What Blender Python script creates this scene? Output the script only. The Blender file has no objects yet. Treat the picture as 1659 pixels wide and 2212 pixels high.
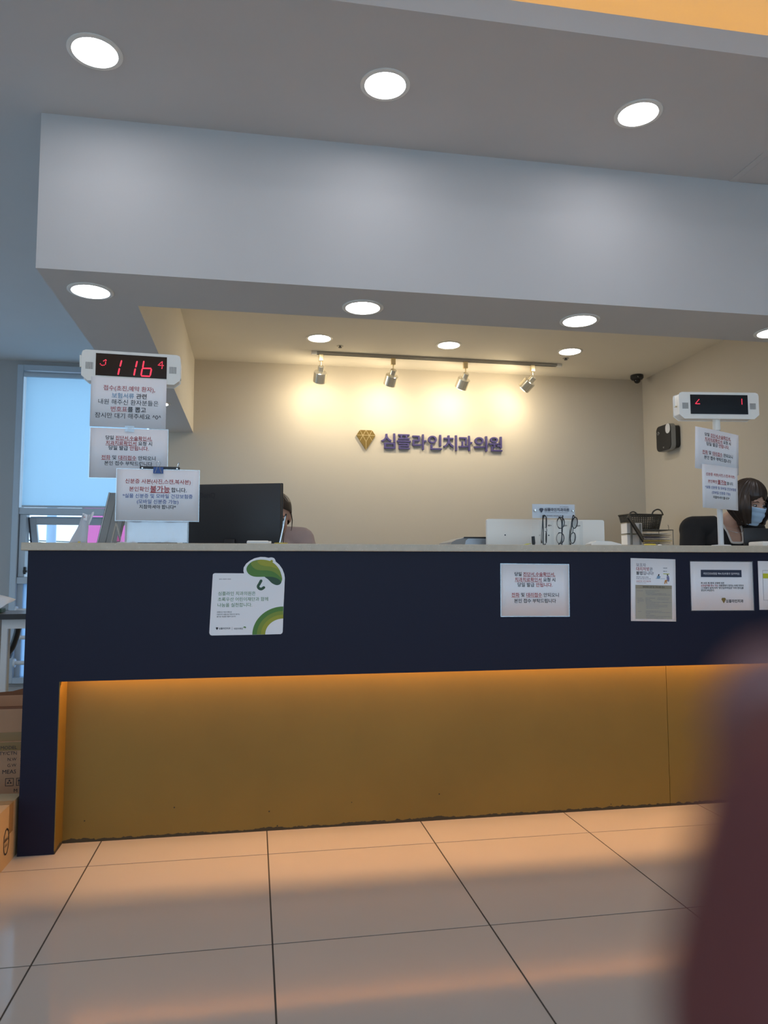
import bpy, bmesh, math, random
from mathutils import Vector, Matrix
random.seed(7)
PI = math.pi
S = bpy.context.scene
COL = S.collection

# ------------------------------------------------------------------ camera
cd = bpy.data.cameras.new('camera')
cam = bpy.data.objects.new('camera', cd); COL.objects.link(cam); S.camera = cam
cd.sensor_fit = 'HORIZONTAL'; cd.sensor_width = 36.0; cd.lens = 36.0*1592.7/1659
cd.clip_start = 0.004; cd.clip_end = 200
_p, _y, _r = [math.radians(a) for a in (4.638, 9.98, -0.118)]
F = Vector((math.sin(_y)*math.cos(_p), math.cos(_y)*math.cos(_p), math.sin(_p)))
R0 = Vector((math.cos(_y), -math.sin(_y), 0)); U0 = R0.cross(F)
R = R0*math.cos(_r)+U0*math.sin(_r); U = U0*math.cos(_r)-R0*math.sin(_r)
M = Matrix((R, U, -F)).transposed().to_4x4(); M.translation = (0, 0, 1.0)
cam.matrix_world = M
cd.dof.use_dof = True; cd.dof.focus_distance = 3.4; cd.dof.aperture_fstop = 8.0

# ------------------------------------------------------------------ sky, exposure
W = bpy.data.worlds.new('world'); S.world = W; W.use_nodes = True
bg = W.node_tree.nodes['Background']
bg.inputs['Color'].default_value = (0.53, 0.76, 1.0, 1); bg.inputs['Strength'].default_value = 1.7
S.view_settings.view_transform = 'Standard'; S.view_settings.look = 'None'
S.view_settings.gamma = 1.0; S.view_settings.use_curve_mapping = False
S.view_settings.exposure = 0.55
S.cycles.use_denoising = True
S.cycles.max_bounces = 8; S.cycles.diffuse_bounces = 5; S.cycles.glossy_bounces = 4
S.cycles.transparent_max_bounces = 12; S.cycles.sample_clamp_indirect = 6.0
LAMP = 19.0          # downlight diffuser strength
LAMP_IN = 42.0       # reception downlights
SPOT_W = 3.6         # track spot watts
GLOW_W = 3.3         # spill of the same bulbs round the can mouths
COVE = 6.5          # ceiling cove strip
LED = 78.0           # strip under the counter overhang

# ------------------------------------------------------------------ materials
def lin(c):
    if isinstance(c, str):
        c = [int(c[i:i+2], 16)/255 for i in (0, 2, 4)]
        c = [x/12.92 if x <= .04045 else ((x+.055)/1.055)**2.4 for x in c]
    return (c[0], c[1], c[2], 1)
def mat(name, c, rough=.5, metal=0., spec=.5, var=0., vscale=8., bump=0., bscale=60., stretch=None, coat=0., trans=0., sub=0.):
    m = bpy.data.materials.new(name); m.use_nodes = True
    nt = m.node_tree; b = nt.nodes['Principled BSDF']; L = nt.links
    c = lin(c)
    b.inputs['Base Color'].default_value = c; b.inputs['Roughness'].default_value = rough
    b.inputs['Metallic'].default_value = metal; b.inputs['Specular IOR Level'].default_value = spec
    if coat: b.inputs['Coat Weight'].default_value = coat; b.inputs['Coat Roughness'].default_value = .08
    if trans: b.inputs['Transmission Weight'].default_value = trans
    if sub: b.inputs['Subsurface Weight'].default_value = sub; b.inputs['Subsurface Scale'].default_value = .01
    if var or bump:
        tc = nt.nodes.new('ShaderNodeTexCoord'); mp = nt.nodes.new('ShaderNodeMapping')
        L.new(tc.outputs['Object'], mp.inputs['Vector'])
        if stretch: mp.inputs['Scale'].default_value = stretch
    if var:
        n = nt.nodes.new('ShaderNodeTexNoise'); n.inputs['Scale'].default_value = vscale; n.inputs['Detail'].default_value = 5
        L.new(mp.outputs[0], n.inputs['Vector'])
        r = nt.nodes.new('ShaderNodeMix'); r.data_type = 'RGBA'
        r.inputs[6].default_value = tuple(x*(1-var) for x in c[:3])+(1,); r.inputs[7].default_value = tuple(min(1, x*(1+var)) for x in c[:3])+(1,)
        L.new(n.outputs['Fac'], r.inputs[0]); L.new(r.outputs[2], b.inputs['Base Color'])
    if bump:
        n = nt.nodes.new('ShaderNodeTexNoise'); n.inputs['Scale'].default_value = bscale; n.inputs['Detail'].default_value = 4
        L.new(mp.outputs[0], n.inputs['Vector'])
        q = nt.nodes.new('ShaderNodeBump'); q.inputs['Strength'].default_value = bump; q.inputs['Distance'].default_value = .003
        L.new(n.outputs['Fac'], q.inputs['Height']); L.new(q.outputs[0], b.inputs['Normal'])
    return m
def emit(name, c, s):
    m = bpy.data.materials.new(name); m.use_nodes = True; nt = m.node_tree
    b = nt.nodes['Principled BSDF']; c = lin(c)
    b.inputs['Base Color'].default_value = (.08, .08, .08, 1); b.inputs['Emission Color'].default_value = c; b.inputs['Emission Strength'].default_value = s
    return m
def clear(name, tint=(.97, .98, .98), gloss=.06, rough=.03):
    m = bpy.data.materials.new(name); m.use_nodes = True; nt = m.node_tree; L = nt.links
    nt.nodes.remove(nt.nodes['Principled BSDF']); out = nt.nodes['Material Output']
    t = nt.nodes.new('ShaderNodeBsdfTransparent'); t.inputs[0].default_value = (*tint, 1)
    g = nt.nodes.new('ShaderNodeBsdfGlossy'); g.inputs['Roughness'].default_value = rough; g.inputs[0].default_value = (1, 1, 1, 1)
    fr = nt.nodes.new('ShaderNodeLayerWeight'); fr.inputs[0].default_value = .35
    mm = nt.nodes.new('ShaderNodeMath'); mm.operation = 'MULTIPLY_ADD'; mm.inputs[1].default_value = .5; mm.inputs[2].default_value = gloss
    L.new(fr.outputs['Fresnel'], mm.inputs[0])
    mx = nt.nodes.new('ShaderNodeMixShader'); L.new(mm.outputs[0], mx.inputs[0]); L.new(t.outputs[0], mx.inputs[1]); L.new(g.outputs[0], mx.inputs[2])
    L.new(mx.outputs[0], out.inputs[0])
    return m
def sheer(name, c, tr):
    """cloth or film that lets daylight through: diffuse plus translucent"""
    m = bpy.data.materials.new(name); m.use_nodes = True; nt = m.node_tree; L = nt.links
    nt.nodes.remove(nt.nodes['Principled BSDF']); out = nt.nodes['Material Output']; c = lin(c)
    d = nt.nodes.new('ShaderNodeBsdfDiffuse'); d.inputs[0].default_value = c
    t = nt.nodes.new('ShaderNodeBsdfTranslucent'); t.inputs[0].default_value = c
    mx = nt.nodes.new('ShaderNodeMixShader'); mx.inputs[0].default_value = tr
    L.new(d.outputs[0], mx.inputs[1]); L.new(t.outputs[0], mx.inputs[2]); L.new(mx.outputs[0], out.inputs[0])
    return m

def speckle_stone():
    m = mat('quartz_worktop', (.40, .37, .31), rough=.35); nt = m.node_tree; L = nt.links; b = nt.nodes['Principled BSDF']
    tc = nt.nodes.new('ShaderNodeTexCoord')
    v = nt.nodes.new('ShaderNodeTexVoronoi'); v.inputs['Scale'].default_value = 150; L.new(tc.outputs['Object'], v.inputs['Vector'])
    cr = nt.nodes.new('ShaderNodeValToRGB'); cr.color_ramp.elements[0].position = .10; cr.color_ramp.elements[0].color = (1, 1, 1, 1)
    cr.color_ramp.elements[1].position = .22; cr.color_ramp.elements[1].color = (0, 0, 0, 1); L.new(v.outputs['Distance'], cr.inputs[0])
    gt = nt.nodes.new('ShaderNodeMath'); gt.operation = 'GREATER_THAN'; gt.inputs[1].default_value = .66
    sp = nt.nodes.new('ShaderNodeSeparateColor'); L.new(v.outputs['Color'], sp.inputs[0]); L.new(sp.outputs[0], gt.inputs[0])
    mu = nt.nodes.new('ShaderNodeMath'); mu.operation = 'MULTIPLY'; L.new(cr.outputs[0], mu.inputs[0]); L.new(gt.outputs[0], mu.inputs[1])
    n = nt.nodes.new('ShaderNodeTexNoise'); n.inputs['Scale'].default_value = 40; L.new(tc.outputs['Object'], n.inputs['Vector'])
    m1 = nt.nodes.new('ShaderNodeMix'); m1.data_type = 'RGBA'; m1.inputs[6].default_value = (.46, .395, .295, 1); m1.inputs[7].default_value = (.60, .52, .40, 1); L.new(n.outputs[0], m1.inputs[0])
    m2 = nt.nodes.new('ShaderNodeMix'); m2.data_type = 'RGBA'; m2.inputs[7].default_value = (.75, .73, .68, 1)
    L.new(mu.outputs[0], m2.inputs[0]); L.new(m1.outputs[2], m2.inputs[6]); L.new(m2.outputs[2], b.inputs['Base Color'])
    return m
def brass_mat():
    m = mat('brushed_brass', (.40, .25, .06), rough=.5, metal=.3); nt = m.node_tree; L = nt.links; b = nt.nodes['Principled BSDF']
    tc = nt.nodes.new('ShaderNodeTexCoord')
    n = nt.nodes.new('ShaderNodeTexNoise'); n.inputs['Scale'].default_value = 2.5; n.inputs['Detail'].default_value = 6; L.new(tc.outputs['Object'], n.inputs['Vector'])
    m1 = nt.nodes.new('ShaderNodeMix'); m1.data_type = 'RGBA'; m1.inputs[6].default_value = (.20, .118, .018, 1); m1.inputs[7].default_value = (.28, .168, .028, 1); L.new(n.outputs[0], m1.inputs[0])
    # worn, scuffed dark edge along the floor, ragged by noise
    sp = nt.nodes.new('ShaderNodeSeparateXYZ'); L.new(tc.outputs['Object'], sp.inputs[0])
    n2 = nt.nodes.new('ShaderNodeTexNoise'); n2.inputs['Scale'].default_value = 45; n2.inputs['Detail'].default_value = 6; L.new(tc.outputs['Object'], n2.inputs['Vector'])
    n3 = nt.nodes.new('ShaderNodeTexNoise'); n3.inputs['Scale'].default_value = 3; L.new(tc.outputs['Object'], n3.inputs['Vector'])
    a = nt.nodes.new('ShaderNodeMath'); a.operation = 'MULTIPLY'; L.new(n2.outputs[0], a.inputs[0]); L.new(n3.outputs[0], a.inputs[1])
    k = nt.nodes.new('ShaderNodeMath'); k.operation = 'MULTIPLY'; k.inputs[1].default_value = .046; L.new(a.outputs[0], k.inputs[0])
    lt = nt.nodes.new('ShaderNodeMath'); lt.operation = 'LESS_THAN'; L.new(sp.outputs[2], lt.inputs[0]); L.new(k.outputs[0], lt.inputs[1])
    # small pits above it
    v = nt.nodes.new('ShaderNodeTexVoronoi'); v.inputs['Scale'].default_value = 28; L.new(tc.outputs['Object'], v.inputs['Vector'])
    c1 = nt.nodes.new('ShaderNodeMath'); c1.operation = 'LESS_THAN'; c1.inputs[1].default_value = .085; L.new(v.outputs['Distance'], c1.inputs[0])
    sc = nt.nodes.new('ShaderNodeSeparateColor'); L.new(v.outputs['Color'], sc.inputs[0])
    c2 = nt.nodes.new('ShaderNodeMath'); c2.operation = 'GREATER_THAN'; L.new(sc.outputs[0], c2.inputs[0])
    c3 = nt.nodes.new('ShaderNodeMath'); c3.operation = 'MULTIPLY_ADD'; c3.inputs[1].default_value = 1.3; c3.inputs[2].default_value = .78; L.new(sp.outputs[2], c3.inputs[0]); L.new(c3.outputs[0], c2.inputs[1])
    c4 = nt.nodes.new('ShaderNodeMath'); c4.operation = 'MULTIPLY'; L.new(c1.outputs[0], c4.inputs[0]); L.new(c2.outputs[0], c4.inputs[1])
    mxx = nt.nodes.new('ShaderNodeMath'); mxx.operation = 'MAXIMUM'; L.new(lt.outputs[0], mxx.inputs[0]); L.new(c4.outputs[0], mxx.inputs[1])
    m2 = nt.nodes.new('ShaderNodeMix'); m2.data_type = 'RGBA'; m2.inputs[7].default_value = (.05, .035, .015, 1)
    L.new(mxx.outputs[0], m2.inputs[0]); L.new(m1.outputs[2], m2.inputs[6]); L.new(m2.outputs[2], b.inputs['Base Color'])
    return m

MT = dict(
    ceiling=mat('white_ceiling_paint', (.62, .605, .595), .9, var=.03, vscale=3, bump=.05, bscale=90),
    spotlit_cream=mat('spotlit_cream', (.80, .745, .64), .9, var=.02, vscale=3),  # cream tone lightened to stand for the track spots' spill
    beige=mat('beige_wall_paint', (.61, .555, .47), .85, var=.03, vscale=2, bump=.06, bscale=120),
    grey_wall=mat('grey_wall_paint', (.42, .41, .40), .85, var=.03, vscale=2),
    navy=mat('navy_laminate', (.008, .008, .025), .5, spec=.25, var=.10, vscale=1.5),
    stone=speckle_stone(), brass=brass_mat(),
    tile=mat('polished_beige_tile', (.50, .445, .39), .10, spec=.5, var=.05, vscale=2.5),
    grout=mat('dark_grout', (.045, .038, .03), .9),
    white_plastic=mat('white_plastic', (.88, .855, .79), .4),
    white_metal=mat('white_metal', (.68, .70, .71), .4),
    paper=mat('white_paper', (.88, .87, .89), .7), laminate=mat('laminated_paper', (.86, .85, .88), .42, spec=.35),
    black=mat('black_plastic', (.012, .012, .013), .4), charcoal=mat('charcoal_plastic', (.022, .022, .024), .5),
    screen=mat('dark_display_glass', (.008, .008, .010), .15),
    grey=mat('grey_plastic', (.14, .14, .135), .5), midgrey=mat('mid_grey_plastic', (.28, .28, .27), .5),
    ink=mat('black_ink', (.015, .015, .02), .6), red=mat('red_ink', (.42, .05, .05), .6), rose=mat('rose_ink', (.50, .16, .17), .6),
    blue=mat('blue_ink', (.07, .12, .34), .6), sky=mat('light_blue_ink', (.22, .36, .52), .6), greyink=mat('grey_ink', (.22, .22, .26), .6),
    white=mat('white_print', (.75, .76, .8), .6), navyink=mat('navy_print', (.02, .028, .06), .5),
    purple=mat('indigo_letter_acrylic', (.075, .062, .20), .4), gold=mat('gold_acrylic', (.25, .165, .045), .35, metal=.35),
    goldline=mat('pale_gold_line', (.72, .58, .32), .4, metal=.2),
    chrome=mat('gold_tinted_chrome', (.78, .73, .60), .22, metal=.75), brasscap=mat('pale_brass', (.70, .58, .34), .3, metal=.8),
    rail=mat('grey_aluminium_rail', (.40, .38, .34), .4, metal=.4),
    alu=mat('blue_grey_aluminium', (.48, .54, .60), .4, metal=.2), alu_dark=mat('dark_frame_gasket', (.05, .055, .07), .6),
    card=mat('cardboard', (.50, .27, .15), .85, var=.08, vscale=6), card_light=mat('pale_cardboard', (.42, .29, .15), .8, var=.08, vscale=6),
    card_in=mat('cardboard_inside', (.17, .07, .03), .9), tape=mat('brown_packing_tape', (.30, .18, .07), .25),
    glass=clear('clear_pane'), acrylic=clear('clear_acrylic', (.98, .985, .985), -.016), sleeve=clear('clear_sleeve', (.86, .88, .9), .16, .12),
    blind=sheer('blue_white_roller_cloth', (.59, .82, .97), .80), film=sheer('white_plastic_film', (.80, .82, .86), .55), frost2=sheer('bright_frosted_film', (.72, .86, .97), .88), frost=sheer('frosted_film', (.60, .74, .88), .85),
    steel=mat('shiny_steel', (.7, .7, .7), .2, metal=1.), bluec=mat('blue_clip_enamel', (.02, .07, .28), .35),
    yellow=mat('yellow_plastic', (.75, .58, .08), .4), green=mat('leaf_green_print', (.075, .20, .022), .5), olive=mat('mid_green_print', (.20, .27, .02), .5),
    lime=mat('lime_print', (.33, .33, .015), .5), deep=mat('deep_green_print', (.018, .065, .026), .5), textgreen=mat('text_green_print', (.09, .22, .07), .5),
    sand=mat('sand_print', (.42, .38, .30), .6), sanddark=mat('dark_sand_print', (.32, .28, .20), .6), orange=mat('orange_print', (.55, .24, .05), .6),
    lilac=mat('lilac_print', (.22, .22, .38), .6), highlighter=mat('yellow_highlighter_print', (.55, .55, .02), .6),
    skin=mat('skin', (.56, .34, .25), .5, sub=.1), hair=mat('dark_brown_hair', (.028, .017, .012), .42, var=.35, vscale=60, stretch=(1, 1, .06)),
    black_cloth=mat('black_knit', (.010, .010, .011), .9), pink_cloth=mat('pale_pink_cotton', (.46, .36, .34), .9, var=.05, vscale=10),
    mask=mat('light_blue_mask_fabric', (.40, .56, .74), .8), cream=mat('cream_trim', (.60, .56, .52), .7), sclera=mat('eye_white', (.62, .58, .55), .3), iris=mat('dark_iris', (.01, .008, .007), .15),
    lip=mat('lip', (.40, .14, .12), .45), trouser=mat('dark_trousers', (.02, .02, .028), .9), shoe=mat('black_shoe', (.01, .01, .01), .5),
    finger=mat('phone_shaded_skin', (.16, .052, .05), .6, spec=.2), nail=mat('fingernail', (.22, .09, .085), .4),  # hand skin darkened: shade of the absent phone put into the colour
    basket=mat('grey_woven_plastic', (.065, .062, .055), .6), wood=mat('grey_brown_table_top', (.16, .13, .12), .3), desk=mat('white_desk_laminate', (.6, .6, .58), .5),
    pink_sign=mat('pink_sign_panel', (.85, .16, .45), .5), pole=mat('pale_blue_pole', (.40, .55, .75), .6), wire=mat('cable_rubber', (.10, .12, .13), .7),
    bounce_ground=mat('bounce_ground', (.5, .5, .5), .9),  # ground colour lightened to bounce more daylight indoors
    lamp=emit('downlight_diffuser', (.96, .96, 1.03), LAMP), lamp_in=emit('reception_downlight_diffuser', (1.0, .95, .86), LAMP_IN), led=emit('orange_led_strip', (1.0, .52, .20), LED), cove=emit('amber_cove_strip', (1.0, .50, .09), COVE),
    digit=emit('red_led', (1.0, .012, .06), .75), spot=emit('warm_bulb', (1.0, .84, .55), 20),
)

# ------------------------------------------------------------------ builders
def mesh_obj(name, me, m, parent=None):
    o = bpy.data.objects.new(name, me); COL.objects.link(o)
    for x in (m if isinstance(m, (list, tuple)) else [m]):
        me.materials.append(MT[x] if isinstance(x, str) else x)
    if parent: o.parent = parent
    return o
def tag(o, label=None, cat=None, group=None, kind=None):
    if label: o['label'] = label
    if cat: o['category'] = cat
    if group: o['group'] = group
    if kind: o['kind'] = kind
    return o
def thing(name, label, cat, loc=(0, 0, 0), rz=0., group=None):
    o = bpy.data.objects.new(name, None); COL.objects.link(o); o.empty_display_size = .05
    o.location = loc; o.rotation_euler = (0, 0, rz)
    return tag(o, label, cat, group)
class MB:
    def __init__(s): s.bm = bmesh.new(); s.mi = 0; s.X = Matrix()
    def _fin(s, vs):
        for f in {f for v in vs for f in v.link_faces}: f.material_index = s.mi
        bmesh.ops.transform(s.bm, matrix=s.X, verts=vs)
    def box(s, x0, x1, y0, y1, z0, z1, bev=0., seg=2):
        r = bmesh.ops.create_cube(s.bm, size=1, matrix=Matrix.Translation(((x0+x1)/2, (y0+y1)/2, (z0+z1)/2)) @ Matrix.Diagonal((x1-x0, y1-y0, z1-z0, 1)))
        vs = r['verts']
        if bev:
            es = list({e for v in vs for e in v.link_edges})
            q = bmesh.ops.bevel(s.bm, geom=es, offset=bev, segments=seg, affect='EDGES', profile=.5)
            vs = list({v for v in q['verts']} | {v for v in vs if v.is_valid})
        s._fin(vs); return s
    def lathe(s, prof, n=32, axis=None, caps=True):
        """prof: list of (r, z) turned about z"""
        rings = []; new = []
        for r, z in prof:
            if r < 1e-6: v = s.bm.verts.new((0, 0, z)); rings.append([v]); new.append(v); continue
            ring = [s.bm.verts.new((r*math.cos(2*PI*i/n), r*math.sin(2*PI*i/n), z)) for i in range(n)]; rings.append(ring); new += ring
        for a, b in zip(rings, rings[1:]):
            for i in range(n):
                j = (i+1) % n
                if len(a) == 1 and len(b) == 1: continue
                if len(a) == 1: s.bm.faces.new((a[0], b[i], b[j]))
                elif len(b) == 1: s.bm.faces.new((a[i], a[j], b[0]))
                else: s.bm.faces.new((a[i], a[j], b[j], b[i]))
        if caps:
            for ring in (rings[0], rings[-1]):
                if len(ring) > 1: s.bm.faces.new(ring)
        if axis is not None: bmesh.ops.transform(s.bm, matrix=axis, verts=new)
        s._fin(new); return s
    def cyl(s, a, b, r0, r1=None, n=16):
        a, b = Vector(a), Vector(b); r1 = r0 if r1 is None else r1; d = b-a
        return s.lathe([(r0, 0), (r1, d.length)], n, Matrix.Translation(a) @ d.to_track_quat('Z', 'Y').to_matrix().to_4x4())
    def tube(s, pts, r, n=8, closed=False, flat=1.):
        pts = [Vector(p) for p in pts]; N = len(pts); rings = []; new = []; up = None
        for i, p in enumerate(pts):
            if closed: t = (pts[(i+1) % N]-pts[i-1]).normalized()
            else: t = (pts[min(i+1, N-1)]-pts[max(i-1, 0)]).normalized()
            if up is None: up = t.orthogonal().normalized() if abs(t.z) > .95 else Vector((0, 0, 1))
            x = t.cross(up)
            if x.length < 1e-5: x = t.orthogonal()
            x.normalize(); up = x.cross(t).normalized()
            rr = r[i] if isinstance(r, (list, tuple)) else r
            ring = [s.bm.verts.new(p+(x*math.cos(2*PI*k/n)*flat+up*math.sin(2*PI*k/n))*rr) for k in range(n)]
            rings.append(ring); new += ring
        for i in range(N if closed else N-1):
            a, b = rings[i], rings[(i+1) % N]
            for k in range(n): s.bm.faces.new((a[k], a[(k+1) % n], b[(k+1) % n], b[k]))
        if not closed: s.bm.faces.new(rings[0]); s.bm.faces.new(rings[-1])
        s._fin(new); return s
    def prism(s, pts, y0, y1):
        """outline in x,z extruded from y0 to y1"""
        a = [s.bm.verts.new((x, y0, z)) for x, z in pts]; b = [s.bm.verts.new((x, y1, z)) for x, z in pts]
        n = len(pts); s.bm.faces.new(a); s.bm.faces.new(b[::-1])
        for i in range(n): s.bm.faces.new((a[i], a[(i+1) % n], b[(i+1) % n], b[i]))
        s._fin(a+b); return s
    def flat(s, pts, y):
        a = [s.bm.verts.new((x, y, z)) for x, z in pts]; s.bm.faces.new(a); s._fin(a); return s
    def ball(s, c, r, u=16, v=10, rot=None):
        r = r if isinstance(r, (list, tuple)) else (r, r, r)
        X = Matrix.Translation(c) @ (rot if rot is not None else Matrix()) @ Matrix.Diagonal((*r, 1))
        q = bmesh.ops.create_uvsphere(s.bm, u_segments=u, v_segments=v, radius=1, matrix=X); s._fin(q['verts']); return s
    def grid(s, P, closed_u=False):
        """P[i][j] points"""
        V = [[s.bm.verts.new(p) for p in row] for row in P]
        for i in range(len(V)-1+(1 if closed_u else 0)):
            for j in range(len(V[0])-1):
                a, b = V[i], V[(i+1) % len(V)]
                s.bm.faces.new((a[j], a[j+1], b[j+1], b[j]))
        s._fin([v for r in V for v in r]); return s
    def mesh(s, name, smooth=False, angle=None):
        bmesh.ops.recalc_face_normals(s.bm, faces=s.bm.faces)
        me = bpy.data.meshes.new(name); s.bm.to_mesh(me); s.bm.free()
        if smooth:
            for p in me.polygons: p.use_smooth = True
            if angle is not None: me.set_sharp_from_angle(angle=math.radians(angle))
        return me
    def build(s, name, m, parent=None, smooth=False, angle=35):
        return mesh_obj(name, s.mesh(name, smooth, angle), m, parent)
def struct(o): o['kind'] = 'structure'; return o
def rrect(w, h, r, n=5, cx=0, cz=0):
    out = []
    for sx, sz, a0 in ((1, 1, 0), (-1, 1, 90), (-1, -1, 180), (1, -1, 270)):
        for k in range(n+1):
            a = math.radians(a0+90*k/n); out.append((cx+sx*(w/2-r)+r*math.cos(a), cz+sz*(h/2-r)+r*math.sin(a)))
    return out
def smooth_loop(pts, n=6):
    """closed Catmull-Rom through 2-D points"""
    out = []; N = len(pts)
    for i in range(N):
        p0, p1, p2, p3 = (Vector(pts[(i+k-1) % N]) for k in range(4))
        for k in range(n):
            t = k/n
            q = .5*((2*p1)+(p2-p0)*t+(2*p0-5*p1+4*p2-p3)*t*t+(3*p1-p0-3*p2+p3)*t**3); out.append(tuple(q))
    return out
def smooth_path(pts, n=6):
    P = [Vector(p) for p in pts]; P = [2*P[0]-P[1]]+P+[2*P[-1]-P[-2]]; out = []
    for i in range(1, len(P)-2):
        p0, p1, p2, p3 = P[i-1:i+3]
        for k in range(n):
            t = k/n; out.append(.5*((2*p1)+(p2-p0)*t+(2*p0-5*p1+4*p2-p3)*t*t+(3*p1-p0-3*p2+p3)*t**3))
    out.append(P[-2]); return out

# ------------------------------------------------------------------ lettering
INK = ['ink', 'red', 'rose', 'blue', 'sky', 'greyink', 'white', 'navyink', 'textgreen', 'purple']
class Letters:
    """printed or cut letters gathered into one mesh, in local x (across), z (up), y (thickness)"""
    def __init__(s, res=2): s.v = []; s.f = []; s.m = []; s.res = res; s.slots = []
    def add(s, runs, cx, cz, width, bold=0., align='C', y=0., rot=0., height=None, depth=0., smax=None):
        """runs: [(text, ink, underline)]; fitted to width, centred vertically on cz"""
        c = bpy.data.curves.new('letters', 'FONT'); body = ''.join(r[0] for r in runs)
        c.body = body; c.size = 1; c.resolution_u = s.res; c.fill_mode = 'FRONT' if depth else 'BOTH'
        c.offset = bold; c.extrude = depth; c.underline_height = .055; c.underline_position = -.06
        if depth: c.fill_mode = 'BOTH'
        inks = []
        for r in runs:
            if r[1] not in inks: inks.append(r[1])
        for k in inks: c.materials.append(MT[k])
        i = 0
        for r in runs:
            for ch in r[0]:
                c.body_format[i].material_index = inks.index(r[1])
                c.body_format[i].use_underline = len(r) > 2 and bool(r[2]); i += 1
        o = bpy.data.objects.new('letters', c); me = bpy.data.meshes.new_from_object(o)
        if me.vertices:
            xs = [v.co.x for v in me.vertices]; ys = [v.co.y for v in me.vertices]
            x0, x1 = min(xs), max(xs); y0, y1 = -.12, .88
            k = width/(x1-x0) if width else height
            kz = k if height is None else height
            if width is None: width = (x1-x0)*k
            ox = {'C': cx-width/2, 'L': cx, 'R': cx-width}[align]
            b = len(s.v); cr, sr = math.cos(rot), math.sin(rot)
            for v in me.vertices:
                px, pz = ox+(v.co.x-x0)*k-cx, (v.co.y-.38)*kz
                s.v.append((cx+px*cr-pz*sr, y-v.co.z*k, cz+px*sr+pz*cr))
            for k_ in inks:
                if k_ not in s.slots: s.slots.append(k_)
            for p in me.polygons:
                s.f.append([b+q for q in p.vertices]); s.m.append(s.slots.index(inks[min(p.material_index, len(inks)-1)]))
        bpy.data.objects.remove(o); bpy.data.meshes.remove(me); bpy.data.curves.remove(c)
        return s
    def poly(s, pts, ink, y=0.):
        if ink not in s.slots: s.slots.append(ink)
        b = len(s.v); s.v += [(x, y, z) for x, z in pts]; s.f.append(list(range(b, b+len(pts)))); s.m.append(s.slots.index(ink)); return s
    def rect(s, x0, x1, z0, z1, ink, y=0.): return s.poly([(x0, z0), (x1, z0), (x1, z1), (x0, z1)], ink, y)
    def scribble(s, x0, x1, z, h, ink, y=0., seed=0):
        """print too small to read: broken dashes"""
        rr = random.Random(seed*977+int(x0*1e5)+int(z*1e5)); x = x0
        while x < x1-h*.4:
            w = min(x1-x, h*rr.choice((.55, .7, .9, .9)))
            s.rect(x, x+w*.78, z-h*.42, z-h*.02, ink, y) ; s.rect(x+w*.1, x+w*.6, z+h*.08, z+h*.4, ink, y)
            x += w+(h*.5 if rr.random() < .22 else h*.08)
        return s
    def build(s, name, parent):
        me = bpy.data.meshes.new(name); me.from_pydata(s.v, [], s.f)
        for p, k in zip(me.polygons, s.m): p.material_index = k
        return mesh_obj(name, me, s.slots, parent)
def diamond(L, cx, cz, w, ink, line=None, y=0., yl=None):
    h = w*1.08
    P = lambda a, b: (cx+a*w/2, cz+b*h/2)
    L.poly([P(-.62, 1), P(.62, 1), P(1, .45), P(0, -1), P(-1, .45)], ink, y)
    if line:
        yl = y-.0005 if yl is None else yl; t = w*.018
        for a, b in ((P(-1, .45), P(1, .45)), (P(-.62, 1), P(0, -.1)), (P(.62, 1), P(0, -.1)), (P(0, 1), P(-.6, -.15)), (P(0, 1), P(.6, -.15)), (P(0, -.1), P(0, -1))):
            d = (Vector(b)-Vector(a)); n = Vector((-d.y, d.x)).normalized()*t
            L.poly([tuple(Vector(a)+n), tuple(Vector(b)+n), tuple(Vector(b)-n), tuple(Vector(a)-n)], line, yl)

# ------------------------------------------------------------------ setting: floor
fl = struct(MB().box(-4.3, 5.0, -2.6, 7.3, -.12, -.0013).build('floor', 'grout'))
TX, TY, G = .6105, .6465, .0044
tile_me = MB().box(0, TX-G, 0, TY-G, -.0012, 0, .0005, 1).mesh('tile')
tile_me.materials.append(MT['tile'])
for i in range(-7, 9):
    for j in range(-6, 10):
        x, y = -.547+i*TX, 2.745+(j-2)*TY
        if x < -4.9 or x > 4.9 or y < -3.1 or y > 7.2: continue
        t = bpy.data.objects.new('tile', tile_me); COL.objects.link(t); t.parent = fl; t.location = (x, y, 0)

# ------------------------------------------------------------------ setting: ceiling with a recessed tray, beam, walls
CZ = 2.92; HX0, HX1, HY0, HY1 = -1.6, 3.6, -1.6, 2.33
b = MB()
b.box(-4.3, 5.0, HY1+.02, 7.3, CZ, CZ+.05).box(-4.3, 5.0, -2.6, HY0-.02, CZ, CZ+.05)
b.box(-4.3, HX0-.02, HY0-.02, HY1+.02, CZ, CZ+.05).box(HX1+.02, 5.0, HY0-.02, HY1+.02, CZ, CZ+.05)
c = b.box(HX0-.35, HX1+.35, HY0-.35, HY1+.35, CZ+.30, CZ+.34).build('ceiling', 'ceiling'); struct(c)
for n, (x0, x1, y0, y1) in enumerate(((HX0-.4, HX1+.4, HY1+.35, HY1+.39), (HX0-.4, HX1+.4, HY0-.39, HY0-.35), (HX0-.39, HX0-.35, HY0-.35, HY1+.35), (HX1+.35, HX1+.39, HY0-.35, HY1+.35))):
    mesh_obj('cove_side', MB().box(x0, x1, y0, y1, CZ+.05, CZ+.30).mesh('cove_side'), 'ceiling', c)
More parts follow.
